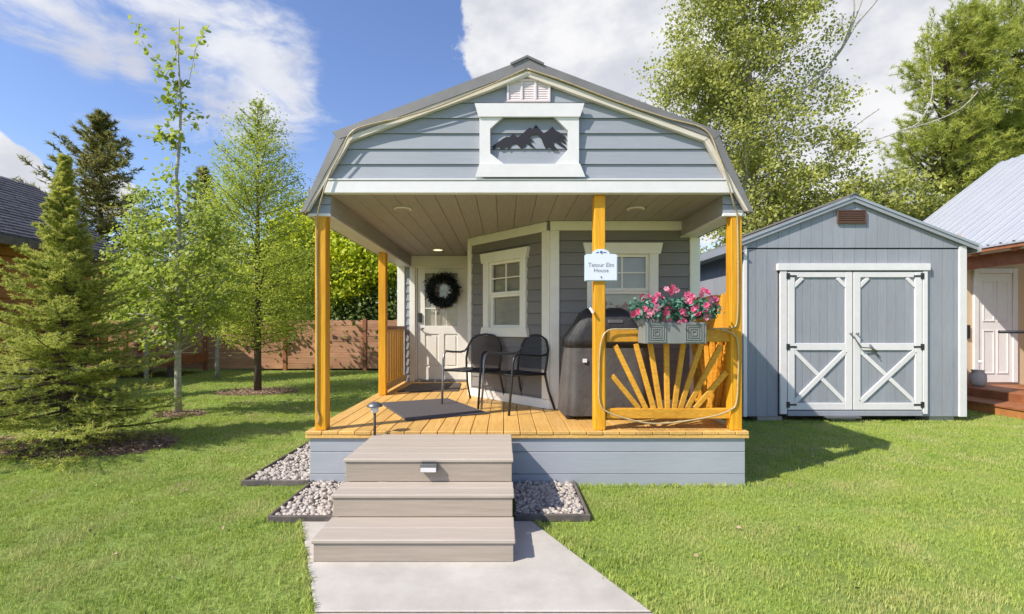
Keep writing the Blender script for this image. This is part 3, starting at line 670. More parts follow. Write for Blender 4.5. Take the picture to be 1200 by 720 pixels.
# covered grill
gc = (.98, 4.92)
grill = thing('covered_grill', 'barbecue grill under a dark grey cloth cover behind the sunburst rail', 'grill', (gc[0], gc[1], DK))
rings = []
lv = [(.035, .425, .25), (.04, .43, .252), (.25, .415, .245), (.5, .405, .24), (.68, .395, .235), (.76, .39, .23), (.86, .32, .225), (.96, .255, .21), (1.02, .225, .18), (1.045, .18, .13), (1.05, .06, .04)]
for li, (z, a, b) in enumerate(lv):
    r = []
    for k in range(72):
        t = 2*math.pi*k/72; c_, s_ = math.cos(t), math.sin(t); e = .32
        xx = a*abs(c_)**e*(1 if c_ > 0 else -1); yy = b*abs(s_)**e*(1 if s_ > 0 else -1)
        fold = (1-z/1.05)*.022*math.sin(t*9+1.3*math.sin(t*3))+.006*math.sin(t*23+z*9)
        r.append((gc[0]+xx*(1+fold), gc[1]+yy*(1+fold*1.4), DK+z+.012*math.sin(t*4)*(li > 5)))
    rings.append(r)
MB().loft(rings[:6]).build('cover', m_cover, grill, True); MB().loft([[(gc[0]+(p[0]-gc[0])*1.012, gc[1]+(p[1]-gc[1])*1.015, p[2]-.004*0) for p in q] for q in rings[4:]]).build('cover_upper', m_coverd, grill, True)
MB().fbox(Fr((0, gc[1]), (1, 0), (0, -1)), X(713, 4.68), X(731, 4.68), .205, .228, Z(379, 4.7), Z(375, 4.7), .004).build('emblem', m_silver, grill)
B('cover_tag', gc[0]-.245, gc[0]-.205, gc[1]-.252, gc[1]-.246, DK+.54, DK+.575, m_white, grill, .001)
for s in (-1, 1):
    for q in (-1, 1): MB().lathe([(.02, 0), (.026, .01), (.026, .04), (.015, .05)], (gc[0]+s*.37, gc[1]+q*.19, DK+.001), 10).build('caster', m_blackp, grill, True)
# sign on middle post
sY = 4.2
sx0, sx1, sz0, sz1 = X(685, sY), X(723.5, sY), Z(329.5, sY), Z(298, sY); sc = (sx0+sx1)/2
def signpoly(g_):
    p = [(sx0+g_, sz0+g_), (sx1-g_, sz0+g_), (sx1-g_, sz1-g_-.012), (sx1-g_-.012, sz1-g_), (sc+.08, sz1-g_+.001)]
    for k in range(7): t = k/6*math.pi; p.append((sc+.075*math.cos(t)*(1-g_*6), sz1-g_+.006+.038*math.sin(t)))
    p += [(sc-.08, sz1-g_+.001), (sx0+g_+.012, sz1-g_), (sx0+g_, sz1-g_-.012)]; return p
sign = thing('house_sign', 'small white house name sign with curved top hung on the middle porch post', 'sign', (sc, sY, sz0))
MB().prism(signpoly(0), WF, -4.212, -4.196).build('sign_board', mat('sign_edge', (.50, .62, .66), bump=0), sign)
MB().prism(signpoly(.007), WF, -4.1965, -4.192).build('sign_face', m_sign, sign)
def text(body, size, x, y, z, m, parent, name='lettering', sx=1):
    cu = bpy.data.curves.new('t', 'FONT'); cu.body = body; cu.size = size; cu.align_x = 'CENTER'; cu.align_y = 'CENTER'; cu.extrude = .0006; cu.resolution_u = 2
    to = bpy.data.objects.new('t', cu); COL.objects.link(to); bpy.context.view_layer.update()
    me = bpy.data.meshes.new_from_object(to.evaluated_get(bpy.context.evaluated_depsgraph_get())); bpy.data.objects.remove(to)
    me.transform(Matrix.Rotation(math.radians(90), 4, 'X') @ Matrix.Diagonal((sx, 1, 1, 1))); me.materials.clear(); me.materials.append(m)
    return link(bpy.data.objects.new(name, me), parent, (x, y, z))
text('Tetour Elm', .050, sc, 4.191, Z(311, sY), m_greyink, sign, sx=.95); text('House', .048, sc, 4.191, Z(317.3, sY), m_greyink, sign)
MB().lathe([(.001, 0), (.007, .0), (.007, .006), (.001, .0065)], (0, 0, 0), 10)
for zz, rr in ((Z(295.8, sY), .011), (Z(325, sY), .006)):
    MB().tube([(sc, 4.192, zz), (sc, 4.187, zz)], rr, 10).build('screw', m_ink, sign)
for s in (-1, 1): MB().beam((sc+s*.02, 4.191, Z(295.8, sY)), (sc+s*.042, 4.191, Z(296.6, sY)), .008, .002, up=(0, 1, 0), bev=0).build('ornament', m_ink, sign)
# flower box and flowers
fb0, fb1, fz0, fz1 = X(755, 4.03), X(828, 4.03), Z(403, 4.03), Z(378, 4.03)
fbx = thing('planter_box', 'grey wooden planter box with carved square pattern hung on the porch rail', 'planter', ((fb0+fb1)/2, 4.1, fz0))
bx = MB().box(fb0, fb1, 4.03, 4.045, fz0, fz1, .003).box(fb0, fb1, 4.205, 4.22, fz0, fz1, .003).box(fb0, fb0+.015, 4.0451, 4.2049, fz0, fz1, .003).box(fb1-.015, fb1, 4.0451, 4.2049, fz0, fz1, .003).box(fb0+.015, fb1-.015, 4.0451, 4.2049, fz0, fz0+.015, 0)
bx.build('box_wall', m_grib, fbx)
for cx in (fb0+.10, fb1-.10):
    for k in range(4):
        h = .075-k*.018; q = MB()
        q.box(cx-h, cx+h, 4.022, 4.0295, (fz0+fz1)/2+h-.008, (fz0+fz1)/2+h, .001); q.box(cx-h, cx+h, 4.022, 4.0295, (fz0+fz1)/2-h, (fz0+fz1)/2-h+.008, .001)
        q.box(cx-h, cx-h+.008, 4.0225, 4.0295, (fz0+fz1)/2-h+.0081, (fz0+fz1)/2+h-.0081, .001); q.box(cx+h-.008, cx+h, 4.0225, 4.0295, (fz0+fz1)/2-h+.0081, (fz0+fz1)/2+h-.0081, .001)
        q.build('carved_square', m_grib, fbx)
B('soil', fb0+.016, fb1-.016, 4.046, 4.204, fz0+.016, fz1-.02, m_soil, fbx, 0)
LUP = np.array([-.45, -.35, .75])      # leaves turn their blades up to the light
def leaves(C, D, L, Wd, rngl, fold=.25):
    """C centres (n,3), D leaf directions (n,3); returns verts, quads"""
    n = len(C); D = D/np.linalg.norm(D, axis=1, keepdims=True)
    R = rngl.normal(size=(n, 3))*.55+LUP; Sd = np.cross(D, R); Sd /= np.linalg.norm(Sd, axis=1, keepdims=True)+1e-9; Nn = np.cross(Sd, D)
    L = np.asarray(L).reshape(-1, 1)*np.ones((n, 1)); Wd = np.asarray(Wd).reshape(-1, 1)*np.ones((n, 1))
    V = np.stack([C-D*L*.5, C+Sd*Wd*.5+Nn*Wd*fold, C+D*L*.5, C-Sd*Wd*.5+Nn*Wd*fold], 1).reshape(-1, 3)
    return V, np.arange(4*n).reshape(n, 4)
fl = thing('flower_arrangement', 'pink geranium-like flowers with blue-green leaves filling the planter on the rail', 'flowers', ((fb0+fb1)/2, 4.12, fz1-.02))
n = 900; cx = (fb0+fb1)/2
rr = rng.normal(size=(n, 3)); C = np.c_[cx+rng.uniform(-.33, .36, n), 4.10+rng.normal(0, .06, n), fz1+.03+rng.beta(1.2, 1.6, n)*.17]
V, Q = leaves(C, np.c_[rr[:, 0], rr[:, 1]-.3, rr[:, 2]+.4], rng.uniform(.035, .06, n), rng.uniform(.02, .035, n), rng)
tag(npmesh('foliage', V, Q, m_fleaf, fl, (cx, 4.1, fz1)), kind='stuff')
st = MB()
for k in range(26):
    x = cx+random.uniform(-.2, .2); st.tube([(x, 4.12, fz1-.03), (x+random.uniform(-.08, .08), 4.1, fz1+.08), (x+random.uniform(-.15, .15), 4.08, fz1+.16)], .003, 4)
tag(st.build('stems', m_fleaf, fl), kind='stuff')
def round_leaves(C, L, rngl):
    n = len(C); Nn = rngl.normal(size=(n, 3))*.55+LUP; Nn /= np.linalg.norm(Nn, axis=1, keepdims=True); A_ = np.cross(Nn, rngl.normal(size=(n, 3))); A_ /= np.linalg.norm(A_, axis=1, keepdims=True); B_ = np.cross(Nn, A_)
    L = np.asarray(L).reshape(-1, 1)*np.ones((n, 1))/2; vs = []
    for k, rr_ in enumerate((1.25, .95, 1, .85, 1, .95)):
        a = math.pi*k/3; vs.append(C+(A_*math.cos(a)+B_*math.sin(a))*L*rr_+Nn*L*.18*abs(math.sin(a)))
    return np.stack(vs, 1).reshape(-1, 3), np.arange(6*n).reshape(n, 6)
def blossom_mesh(m):
    b = MB()
    for layer, (R0, nP, up) in enumerate(((.034, 6, .006), (.022, 5, .014))):
        for k in range(nP):
            a = 2*math.pi*(k+layer*.5)/nP; c_, s_ = math.cos(a), math.sin(a); w = R0*.42
            b.add([(0, 0, 0), (c_*R0*.6-s_*w, s_*R0*.6+c_*w, up), (c_*R0, s_*R0, up*1.6), (c_*R0*.6+s_*w, s_*R0*.6-c_*w, up)], [(0, 3, 2, 1)])
    me = bpy.data.meshes.new('blossom'); me.from_pydata(b.v, [], b.f); me.materials.append(m); return me
bm1, bm2 = blossom_mesh(m_pet1), blossom_mesh(m_pet2)
bl_px = [(760, 348), (766, 352), (771, 346), (776, 350), (752, 349), (748, 366), (742, 368), (781, 339), (788, 337), (793, 340), (786, 342), (779, 362), (784, 360), (788, 364), (781, 367), (777, 373), (783, 374), (806, 346), (811, 348), (804, 352), (809, 354), (800, 365), (804, 369), (797, 373), (801, 377), (795, 379), (824, 340), (828, 343), (821, 345), (832, 353), (828, 358), (836, 357), (841, 361), (826, 364), (829, 371), (759, 370), (763, 366), (770, 361), (756, 362), (812, 363), (816, 360), (834, 349), (839, 352), (774, 356), (818, 368)]
for i, (bx_, by_) in enumerate(bl_px):
    yy = 4.03+random.uniform(-.03, .05); o = bpy.data.objects.new('blossom', bm1 if random.random() < .58 else bm2)
    link(o, fl, (X(bx_, yy), yy, Z(by_, yy))); o.rotation_euler = (math.radians(90)+random.uniform(-.7, .5), random.uniform(-.7, .7), random.uniform(-.6, .6)); s = random.uniform(.75, 1.15); o.scale = (s, s, s)
# wreath
wc = (X(519, 7.86), 7.84, Z(341, 7.86)); n = 2600
t = rng.uniform(0, 2*math.pi, n); r = .20+rng.normal(0, .035, n); C = np.c_[wc[0]+r*np.cos(t), wc[1]+rng.normal(0, .02, n)-.02, wc[2]+r*np.sin(t)]
C[:, 1] = np.minimum(C[:, 1], 7.885)
D = np.c_[np.cos(t)+rng.normal(0, .7, n), rng.normal(-.3, .4, n), np.sin(t)+rng.normal(0, .7, n)]
V, Q = leaves(C, D, .06, .018, rng); V[:, 1] = np.minimum(V[:, 1], 7.89)
wr = thing('door_wreath', 'round dark evergreen wreath hanging on the white front door', 'wreath', (wc[0], wc[1], wc[2]-.25))
tag(npmesh('foliage', V, Q, m_wreath, wr, wc), kind='stuff')
MB().tube([(wc[0]+.2*math.cos(a*math.pi/12), wc[1], wc[2]+.2*math.sin(a*math.pi/12)) for a in range(24)], .028, 8, closed=True).build('ring', m_wreath, wr, True)
# rope lights
def rp(lst, Y=4.122):
    P = [Vector((X(a, q), q, Z(b, q))) for a, b, *r_ in lst for q in [(r_[0] if r_ else Y)]]
    out = []
    for i in range(len(P)-1):
        p0 = P[max(i-1, 0)]; p1 = P[i]; p2 = P[i+1]; p3 = P[min(i+2, len(P)-1)]
        for k in range(6):
            t = k/6; out.append(.5*((2*p1)+(p2-p0)*t+(2*p0-5*p1+4*p2-p3)*t*t+(3*p1-p0-3*p2+p3)*t**3))
    out.append(P[-1]); return out
rl = MB().tube(rp([(372, 497, 4.203), (374, 489, 4.203), (371.5, 480, 4.203), (371.5, 470, 4.203), (371.5, 420, 4.203), (371.5, 350, 4.203), (371, 290, 4.203), (371, 262, 4.198), (373, 248, 4.17), (377, 232, 4.125), (386, 205), (400, 178), (411, 156), (430, 147), (470, 138), (510, 126), (560, 106), (590, 93), (616, 81)]), .0065, 8).build('rope_light', m_rope, smooth=True)
tag(rl, 'clear rope light sagging along the left gable half and down the left porch post', 'rope light', 'rope lights on the porch')
rl = MB().tube(rp([(618, 81), (660, 95), (720, 118), (780, 138), (826, 152), (842, 182), (853, 215, 4.1), (860, 240, 4.15), (864, 256, 4.203), (865, 320, 4.203), (864, 375, 4.203), (858, 384, 4.21), (845, 385, 4.22), (832, 385, 4.2)]), .0065, 8).build('rope_light', m_rope, smooth=True)
tag(rl, 'clear rope light following the right gable half and down the right porch post', 'rope light', 'rope lights on the porch')
rl = MB().tube(rp([(750, 386, 4.215), (730, 386, 4.215), (714, 387, 4.21), (706, 396, 4.20), (703, 415, 4.203), (702, 445, 4.203), (703, 472, 4.203), (712, 483, 4.20), (735, 491, 4.20), (765, 496.5, 4.2), (800, 494, 4.2), (835, 488, 4.2), (855, 481, 4.203), (863, 472, 4.203), (865, 440, 4.203), (865, 405, 4.203), (860, 392, 4.2), (845, 386.5, 4.21)]), .0065, 8).build('rope_light', m_rope, smooth=True)
tag(rl, 'clear rope light looped around the sunburst rail panel and sagging under it', 'rope light', 'rope lights on the porch')

# ------------------------------------------------------------------ gravel beds, edging
def ico():
    import bmesh
    bm = bmesh.new(); bmesh.ops.create_icosphere(bm, subdivisions=1, radius=1); V = np.array([v.co[:] for v in bm.verts]); Fc = np.array([[v.index for v in f.verts] for f in bm.faces]); bm.free(); return V, Fc
IV, IF = ico()
def gravel(x0, x1, y0, y1, dens, label, smin=.011, smax=.024):
    n = int((x1-x0)*(y1-y0)*dens); c = np.c_[rng.uniform(x0+.01, x1-.01, n), rng.uniform(y0+.01, y1-.01, n), rng.uniform(.012, .042, n)]
    s = rng.uniform(smin, smax, n); sc_ = np.stack([s*rng.uniform(.8, 1.5, n), s*rng.uniform(.8, 1.4, n), s*rng.uniform(.5, .85, n)], 1)
    a = rng.uniform(0, 2*np.pi, n); jit = 1+rng.normal(0, .13, (n, len(IV), 1))
    P = IV[None]*sc_[:, None]*jit; X_ = P[..., 0]*np.cos(a)[:, None]-P[..., 1]*np.sin(a)[:, None]; Y_ = P[..., 0]*np.sin(a)[:, None]+P[..., 1]*np.cos(a)[:, None]
    tl = rng.normal(0, .35, n)[:, None]; Z_ = P[..., 2]+X_*tl
    V = np.stack([X_, Y_, Z_], -1)+c[:, None]; Fc = (IF[None]+np.arange(n)[:, None, None]*len(IV)).reshape(-1, 3)
    o = npmesh('gravel_bed', V.reshape(-1, 3), Fc, m_stone, None, ((x0+x1)/2, (y0+y1)/2, 0)); tag(o, label, 'gravel', kind='stuff')
    B('bed_floor', x0, x1, y0, y1, .002, .018, m_edge, None, 0)
    b = bpy.data.objects[-1] if False else None
# beds
beds = [(-1.60, -1.10, 3.43, 4.2), (.075, .57, 3.46, 4.2), (-2.19, -1.64, 4.22, 9.5)]
gravel(*beds[0], 2600, 'pale river stones in the bed left of the porch steps')
gravel(*beds[1], 2600, 'river stones half in shade in the bed right of the porch steps')
gravel(-2.19, -1.66, 4.22, 6.8, 1900, 'pale small stones along the left side of the cabin')
gravel(-2.19, -1.66, 6.82, 9.5, 700, 'pale stones along the far left side of the cabin', .016, .03)
for i, o in enumerate([o for o in bpy.data.objects if o.name.startswith('bed_floor')]):
    tag(o, None, None, kind='structure')
def edging(x0, x1, y0, y1, label): tag(B('edging_board', x0, x1, y0, y1, .0, .05, m_edge, None, .005), label, 'edging', 'dark edging boards around the gravel beds')
edging(-1.62, -1.10, 3.405, 3.428, 'dark edging board in front of the stone bed left of the steps'); edging(-1.625, -1.602, 3.43, 4.215, 'dark edging board on the lawn side of the stone bed left of the steps')
edging(.075, .595, 3.43, 3.455, 'dark edging board in front of the stone bed right of the steps'); edging(.572, .592, 3.457, 4.195, 'dark edging board on the lawn side of the stone bed right of the steps')
edging(-2.215, -1.64, 4.19, 4.215, 'dark edging board at the near end of the long side bed left of the cabin'); edging(-2.213, -2.192, 4.217, 9.5, 'long dark edging board running along the left side bed into the distance')

# ------------------------------------------------------------------ shed
SY = 7.0; hx0, hx1 = X(873, SY), X(1130, SY); hz0 = Z(488, SY); HE = Z(291, SY); SD = 10.6
shed = thing('garden_shed', 'grey wooden shed with white trimmed double barn doors to the right of the cabin', 'shed', ((hx0+hx1)/2, SY, 0))
frH = Fr((0, SY), (1, 0), (0, -1)); pk = (X(998, SY), Z(238, SY)); pkz = Z(231, SY)
def shedboards(fr, a, b, zfun, z0, mat_, parent, holes=()):
    m = MB(); n = max(1, round((b-a)/.1525)); w = (b-a)/n
    for k in range(n):
        u0, u1 = a+k*w+.002, a+(k+1)*w-.002
        segs = [(z0, None)]
        for h in holes:
            if u0 > h[0]-.08 and u1 < h[1]+.08: segs = [(h[3], None)]
        for s0, _ in segs:
            MB().prism([(u0, s0), (u1, s0), (u1, zfun(u1)), (u0, zfun(u0))], fr, -.012, .0).build('siding_board', mat_, parent)
dX0, dX1, dZ1 = X(912, SY), X(1083, SY), Z(312, SY)
MB().prism([(hx0, hz0), (hx1, hz0), (hx1, HE), (pk[0], pk[1]-.02), (hx0, HE)], frH, -.06, -.0135).build('wall', m_dark, shed)
MB().box(hx0, hx0+.04, SY+.07, SD, hz0, HE, 0).box(hx1-.04, hx1, SY+.07, SD, hz0, HE, 0).box(hx0+.041, hx1-.041, SD-.04, SD, hz0, HE, 0).build('wall', m_shed, shed)
shedboards(frH, hx0, hx1, lambda u: HE-.012, hz0, m_shed, shed, [(dX0, dX1, 0, dZ1)])
def gz(u): return pkz-.04-(pkz-Z(288, SY))*abs(u-pk[0])/(X(1142, SY)-pk[0])
shedboards(Fr((0, SY-.012), (1, 0), (0, -1)), hx0, hx1, lambda u: max(gz(u), HE+.012), HE+.004, m_shed, shed)
frSl = Fr((hx0-.003, SY), (0, 1), (-1, 0)); shedboards(frSl, .0, SD-SY, lambda u: HE+.02, hz0, m_shed, shed)
MB().fbox(Fr((0, SY-.012), (1, 0), (0, -1)), hx1-.085, hx1+.018, -.028, .012, hz0-.005, HE+.03, .004).build('corner_board', m_white, shed)
MB().fbox(Fr((0, SY-.012), (1, 0), (0, -1)), hx0-.03, hx0+.02, -.03, .012, hz0-.005, HE+.03, .004).build('corner_board', m_white, shed)
MB().box(hx0-.035, hx0-.016, SD-.09, SD+.01, hz0, HE, .003).build('corner_board', m_white, shed)
# shed roof
pkz = Z(231, SY); eL = (X(854, SY), Z(293, SY)); eR = (X(1142, SY), Z(288, SY)); pm = (pk[0], pkz); eL = (2*pk[0]-eR[0], eR[1])
for e, sg in ((eL, -1), (eR, 1)):
    MB().prism([pm, e, (e[0], e[1]-.045), (pm[0], pm[1]-.045)], WF, -(SD+.08), -(SY-.03)).build('roof_panel', m_roofm if sg < 0 else m_roofm, shed)
    MB().prism([(pm[0], pm[1]-.0), (e[0]+sg*.01, e[1]-.002), (e[0]+sg*.01, e[1]-.075), (pm[0], pm[1]-.078)], WF, -(SY-.031), -(SY-.055)).build('rake_board', m_shed, shed)
    MB().prism([(pm[0], pm[1]+.012), (e[0]+sg*.015, e[1]+.012), (e[0]+sg*.015, e[1]-.022), (pm[0], pm[1]-.026)], WF, -(SY-.0555), -(SY-.067)).build('rake_flashing', mat('shed_flashing', (.42, .44, .47), rough=.4, bump=0, metal=.3) if sg < 0 else bpy.data.materials['shed_flashing'], shed)
    B('eave_fascia', e[0]+sg*.001, e[0]+sg*.018, SY-.09, SD+.08, e[1]-.10, e[1]+.0, bpy.data.materials['shed_flashing'], shed, .003)
B('eave_soffit', eL[0]+.002, hx0-.036, SY-.085, SD+.05, eL[1]-.10, eL[1]-.085, m_shed, shed)
MB().prism([(pm[0]-.09, pm[1]-.02), (pm[0], pm[1]+.02), (pm[0]+.09, pm[1]-.02), (pm[0], pm[1]+.045)], WF, -(SD+.09), -(SY-.08)).build('ridge_cap', m_roofm, shed)
v0, v1, v2, v3 = X(982, 6.95), X(1016, 6.95), Z(262, 6.95), Z(246, 6.95)
vent = MB().box(v0, v1, 6.955, 6.975, v3-.015, v3, .002).box(v0, v1, 6.955, 6.975, v2, v2+.015, .002).box(v0, v0+.015, 6.955, 6.975, v2+.0151, v3-.0151, .002).box(v1-.015, v1, 6.955, 6.975, v2+.0151, v3-.0151, .002).box(v0+.01, v1-.01, 6.970, 6.974, v2+.01, v3-.01, 0).build('gable_vent', m_louv, shed)
sl = MB()
for k in range(6): z = v2+.03+k*.026; sl.beam((v0+.01, 6.963, z), (v1-.01, 6.963, z), .022, .004, up=(0, -.7, .7), bev=0)
tag(sl.build('louvre', m_louv, vent), kind='stuff')
# shed doors
fr7 = Fr((0, SY), (1, 0), (0, -1))
def W7(name, a, b, c, d, n1=.05, n0=.004, parent=shed, m=m_white, bev=.004): return MB().fbox(fr7, X(a, SY), X(b, SY), n0, n1, Z(d, SY), Z(c, SY), bev).build(name, m, parent)
W7('door_header', 909, 1087, 309.5, 317.5, .055); W7('door_casing', 912.5, 920.5, 317.8, 485, .042); W7('door_casing', 1079, 1084.5, 317.8, 485, .042)
W7('threshold', 921, 1078, 481, 487, .05, .0, m=m_shed); W7('ramp_lip', 963, 1003, 487, 489, .12, .0, m=m_silver)
for (a, b, sd) in ((921.5, 996.8, 0), (998.2, 1078, 1)):
    dr = MB().fbox(fr7, X(a, SY), X(b, SY), .0035, .012, Z(480, SY), Z(319, SY), 0).build('door', m_dark, shed)
    i0, i1 = a+8, b-8
    nB = 6; w = (i1-i0)/nB
    for k in range(nB): W7('door_plank', i0+k*w+.15, i0+(k+1)*w-.15, 325, 473, .02, .0125, dr, m_shed, .001)
    W7('stile', a, i0, 319, 480, .04, .0125, dr); W7('stile', i1, b, 319, 480, .04, .0125, dr)
    W7('rail', i0, i1, 319, 325.5, .039, .0125, dr); W7('rail', i0, i1, 402.5, 410.5, .039, .0125, dr); W7('rail', i0, i1, 472, 480, .039, .0125, dr)
    for (xa, ya, xb, yb) in ((i0-.5, 336, i0+9.5, 326), (i1+.5, 336, i1-9.5, 326)):
        MB().beam((X(xa, SY), SY-.024, Z(ya, SY)), (X(xb, SY), SY-.024, Z(yb, SY)), .05, .022, up=(0, 1, 0)).build('corner_brace', m_white, dr)
    MB().beam((X(i0, SY), SY-.0245, Z(411.5, SY)), (X(i1, SY), SY-.0245, Z(471, SY)), .055, .022, up=(0, 1, 0)).build('cross_brace', m_white, dr)
    MB().beam((X(i0, SY), SY-.029, Z(471, SY)), (X(i1, SY), SY-.029, Z(411.5, SY)), .065, .022, up=(0, 1, 0)).build('cross_brace', m_white, dr)
    for hy in (324, 406.5, 474):
        e = a if sd == 0 else b; s = 1 if sd == 0 else -1
        h_ = MB().fbox(fr7, X(min(e, e+s*10), SY), X(max(e, e+s*10), SY), .041, .046, Z(hy+1, SY), Z(hy-1, SY), .001)
        h_.fbox(fr7, X(e-2, SY), X(e+2, SY), .0425, .048, Z(hy+3.4, SY), Z(hy-3.4, SY), .001); h_.build('hinge', m_metal_blk, dr)
    hx = 994.3 if sd == 0 else 1001.5
    MB().tube([(X(hx, SY), SY-.04, Z(391, SY)), (X(hx, SY), SY-.075, Z(391, SY))], .014, 8).build('knob', m_silver, dr, True)
MB().tube([(X(995, SY), SY-.07, Z(391.5, SY)), (X(999, SY), SY-.09, Z(400, SY)), (X(1005, SY), SY-.08, Z(407, SY)), (X(1018, SY), SY-.06, Z(408, SY)), (X(1026, SY), SY-.06, Z(417, SY))], .008, 6).tube([(X(1016, SY), SY-.055, Z(404, SY)), (X(1020, SY), SY-.055, Z(409, SY)), (X(1024, SY), SY-.06, Z(412, SY))], .014, 6).build('latch_rod', m_silver, shed, True)
MB().tube([(X(1135, 7.1), 6.96, Z(465-41, 7)), (X(1138, 7.1), 6.94, Z(465-41, 7))], .02, 8).build('hook', m_white, shed)
for xx in (hx0+.2, (hx0+hx1)/2-.3, hx1-.45): B('foundation_block', xx, xx+.35, SY+.05, SY+.3, 0, hz0-.002, m_conc, shed)
B('skid', hx0+.02, hx1-.02, SY+.35, SY+.45, 0, hz0-.003, m_edge, shed); B('skid', hx0+.03, hx1-.03, SD-.4, SD-.3, 0, hz0-.003, m_edge, shed)

# ------------------------------------------------------------------ cedar fence
fence = thing('cedar_fence', 'long red-brown horizontal board fence behind the lawn and the cabin', 'fence', (0, 15, 0))
bmesh_cache = {}
def shared_box(name, w, d, h, loc, m, parent, bev=.006):
    k = (round(w, 3), round(d, 3), round(h, 3), m.name)
    if k not in bmesh_cache:
        o = MB().box(-w/2, w/2, -d/2, d/2, 0, h, bev); me = bpy.data.meshes.new(name); me.from_pydata(o.v, [], o.f); me.materials.append(m); bmesh_cache[k] = me
    return link(bpy.data.objects.new(name, bmesh_cache[k]), parent, loc)
x = -16.2
while x < 13:
    shared_box('fence_post', .11, .11, 1.56, (x, 15.02, 0), m_brown, fence)
    for k in range(9):
        o = shared_box('fence_board', 2.28, .025, .158, (x+1.2, 15.0+random.uniform(-.006, .006), .06+k*.162), m_fence, fence); o.rotation_euler[1] = random.uniform(-.003, .003)
    x += 2.4

# ------------------------------------------------------------------ left house with dark shingle roof
lh = thing('log_house', 'brown timber house with dark shingle roof behind the spruce on the left', 'house', (-12.5, 11, 0))
EX, EZ, RX, RZ, Y2, Y1 = -10.1, 3.2, -12.5, 5.05, 13.3, 3.0
ny = 24; nx = 22
for r_ in range(nx):                                                     # shingle courses
    a, b = r_/nx, (r_+1)/nx+.012; x0 = EX+(RX-EX)*a; x1 = EX+(RX-EX)*b; z0 = EZ+(RZ-EZ)*a; z1 = EZ+(RZ-EZ)*b
    cs = MB(); y = Y1-random.uniform(0, .3)
    while y < Y2:
        yw = random.uniform(.22, .42); ye = min(y+yw, Y2); t = .03+random.uniform(0, .012)
        cs.add([(x0, y+.006, z0+t), (x0, ye-.006, z0+t), (x1, ye-.006, z1+.008), (x1, y+.006, z1+.008), (x0, y+.006, z0-.005), (x0, ye-.006, z0-.005)], [(0, 1, 2, 3), (4, 5, 1, 0)]); y = ye
    c = cs.build('shingle_course', m_shing, lh); c['kind'] = 'stuff'
MB().prism([(EX, EZ-.01), (RX, RZ-.01), (2*RX-EX, EZ-.01), (2*RX-EX, EZ-.14), (RX, RZ-.16), (EX, EZ-.14)], WF, -Y2+.002, -Y1).build('roof_deck', m_shing, lh)
B('eave_fascia', EX-.03, EX+.02, Y1, Y2, EZ-.19, EZ-.02, m_edge, lh)
MB().prism([(EX-.6, .5), (EX-.6, EZ+.25), (RX, RZ-.2), (2*RX-EX+.6, EZ+.25), (2*RX-EX+.6, .5)], WF, -12.9, -12.6).build('gable_wall', m_orange, lh)
for k in range(11):
    B('log_course', EX-.62, EX-.48, 3.2, 12.7, .5+k*.235, .5+k*.235+.225, m_orange, lh, .05)
B('foundation', EX-.7, EX-.55, 3.2, 12.7, 0, .5, m_conc, lh)
for yw in (8.9, 6.4, 11.3):
    w_ = B('window', EX-.49, EX-.45, yw, yw+1.2, 1.55, 2.75, m_brown, lh); B('pane', EX-.449, EX-.44, yw+.08, yw+1.12, 1.63, 2.67, m_glass, w_, 0); B('backing', EX-.4495, EX-.4492, yw+.08, yw+1.12, 1.63, 2.67, m_dark, w_, 0)
for yp in (9.85, 12.6): B('porch_post', EX-.16, EX-.02, yp, yp+.14, 0, EZ-.2, m_orange, lh)
# raised deck of the left house
ld = thing('raised_deck', 'low brown timber deck with dark underside beside the house behind the aspen trunk', 'deck', (-10.6, 13.4, 0))
dx_, zz_ = -8.7, .56
y = 12.95
while y < 14.5:
    B('deck_board', -13.5, dx_, y+.003, y+.137, zz_-.03, zz_, m_brown, ld); y += .14
B('rim_board', -13.5, dx_+.01, 12.90, 12.945, .32, zz_+.0, m_brown, ld); B('rim_board', dx_, dx_+.04, 12.95, 14.5, .32, zz_-.031, m_brown, ld)
for xx in (-12.8, -11.4, -10.2, dx_-.1): B('deck_leg', xx, xx+.09, 13.0, 13.09, 0, .318, m_edge, ld)
B('step_board', -9.9, -9.05, 12.6, 12.88, .2, .235, m_silver, ld); B('step_leg', -9.85, -9.8, 12.65, 12.85, 0, .199, m_edge, ld); B('step_leg', -9.15, -9.1, 12.65, 12.85, 0, .199, m_edge, ld)
for xx in (-11.9, -10.6, -9.5):
    B('rail_post', xx, xx+.08, 14.4, 14.48, zz_+.001, 1.35, m_brown, ld)

# ------------------------------------------------------------------ right house
rh = thing('tan_house', 'tan stucco house with pale metal roof and white door at the right edge', 'house', (10, 9, 0))
B('wall', 7.75, 14, 9.0, 9.15, .0, 3.0, m_tan, rh, 0); B('wall', 7.75, 7.9, 9.151, 13, 0, 2.5, m_tan, rh, 0); B('wall', 10.2, 10.35, 5.0, 8.999, 0, 2.9, m_tan, rh, 0)
fr9 = Fr((0, 9.0), (1, 0), (0, -1))
def D9(px): return X(px, 9)
q0, q1, qt, qb = D9(1145), D9(1184), Z(321, 9), Z(448, 9)
d9 = MB().fbox(fr9, q0, q1, .003, .03, qb, qt, .004).build('door', m_white, rh)
wq = q1-q0
for (a, b, c, d) in ((.12, .46, .56, .93), (.54, .88, .56, .93), (.12, .46, .08, .48), (.54, .88, .08, .48)):
    p_ = MB(); u0, u1, z0, z1 = q0+a*wq, q0+b*wq, qb+c*(qt-qb), qb+d*(qt-qb)
    for (s0, s1, t0, t1) in ((u0, u1, z0, z0+.02), (u0, u1, z1-.02, z1), (u0, u0+.02, z0+.021, z1-.021), (u1-.02, u1, z0+.021, z1-.021)): p_.fbox(fr9, s0, s1, .0302, .042, t0, t1, .003)
    p_.build('panel', m_white, d9)
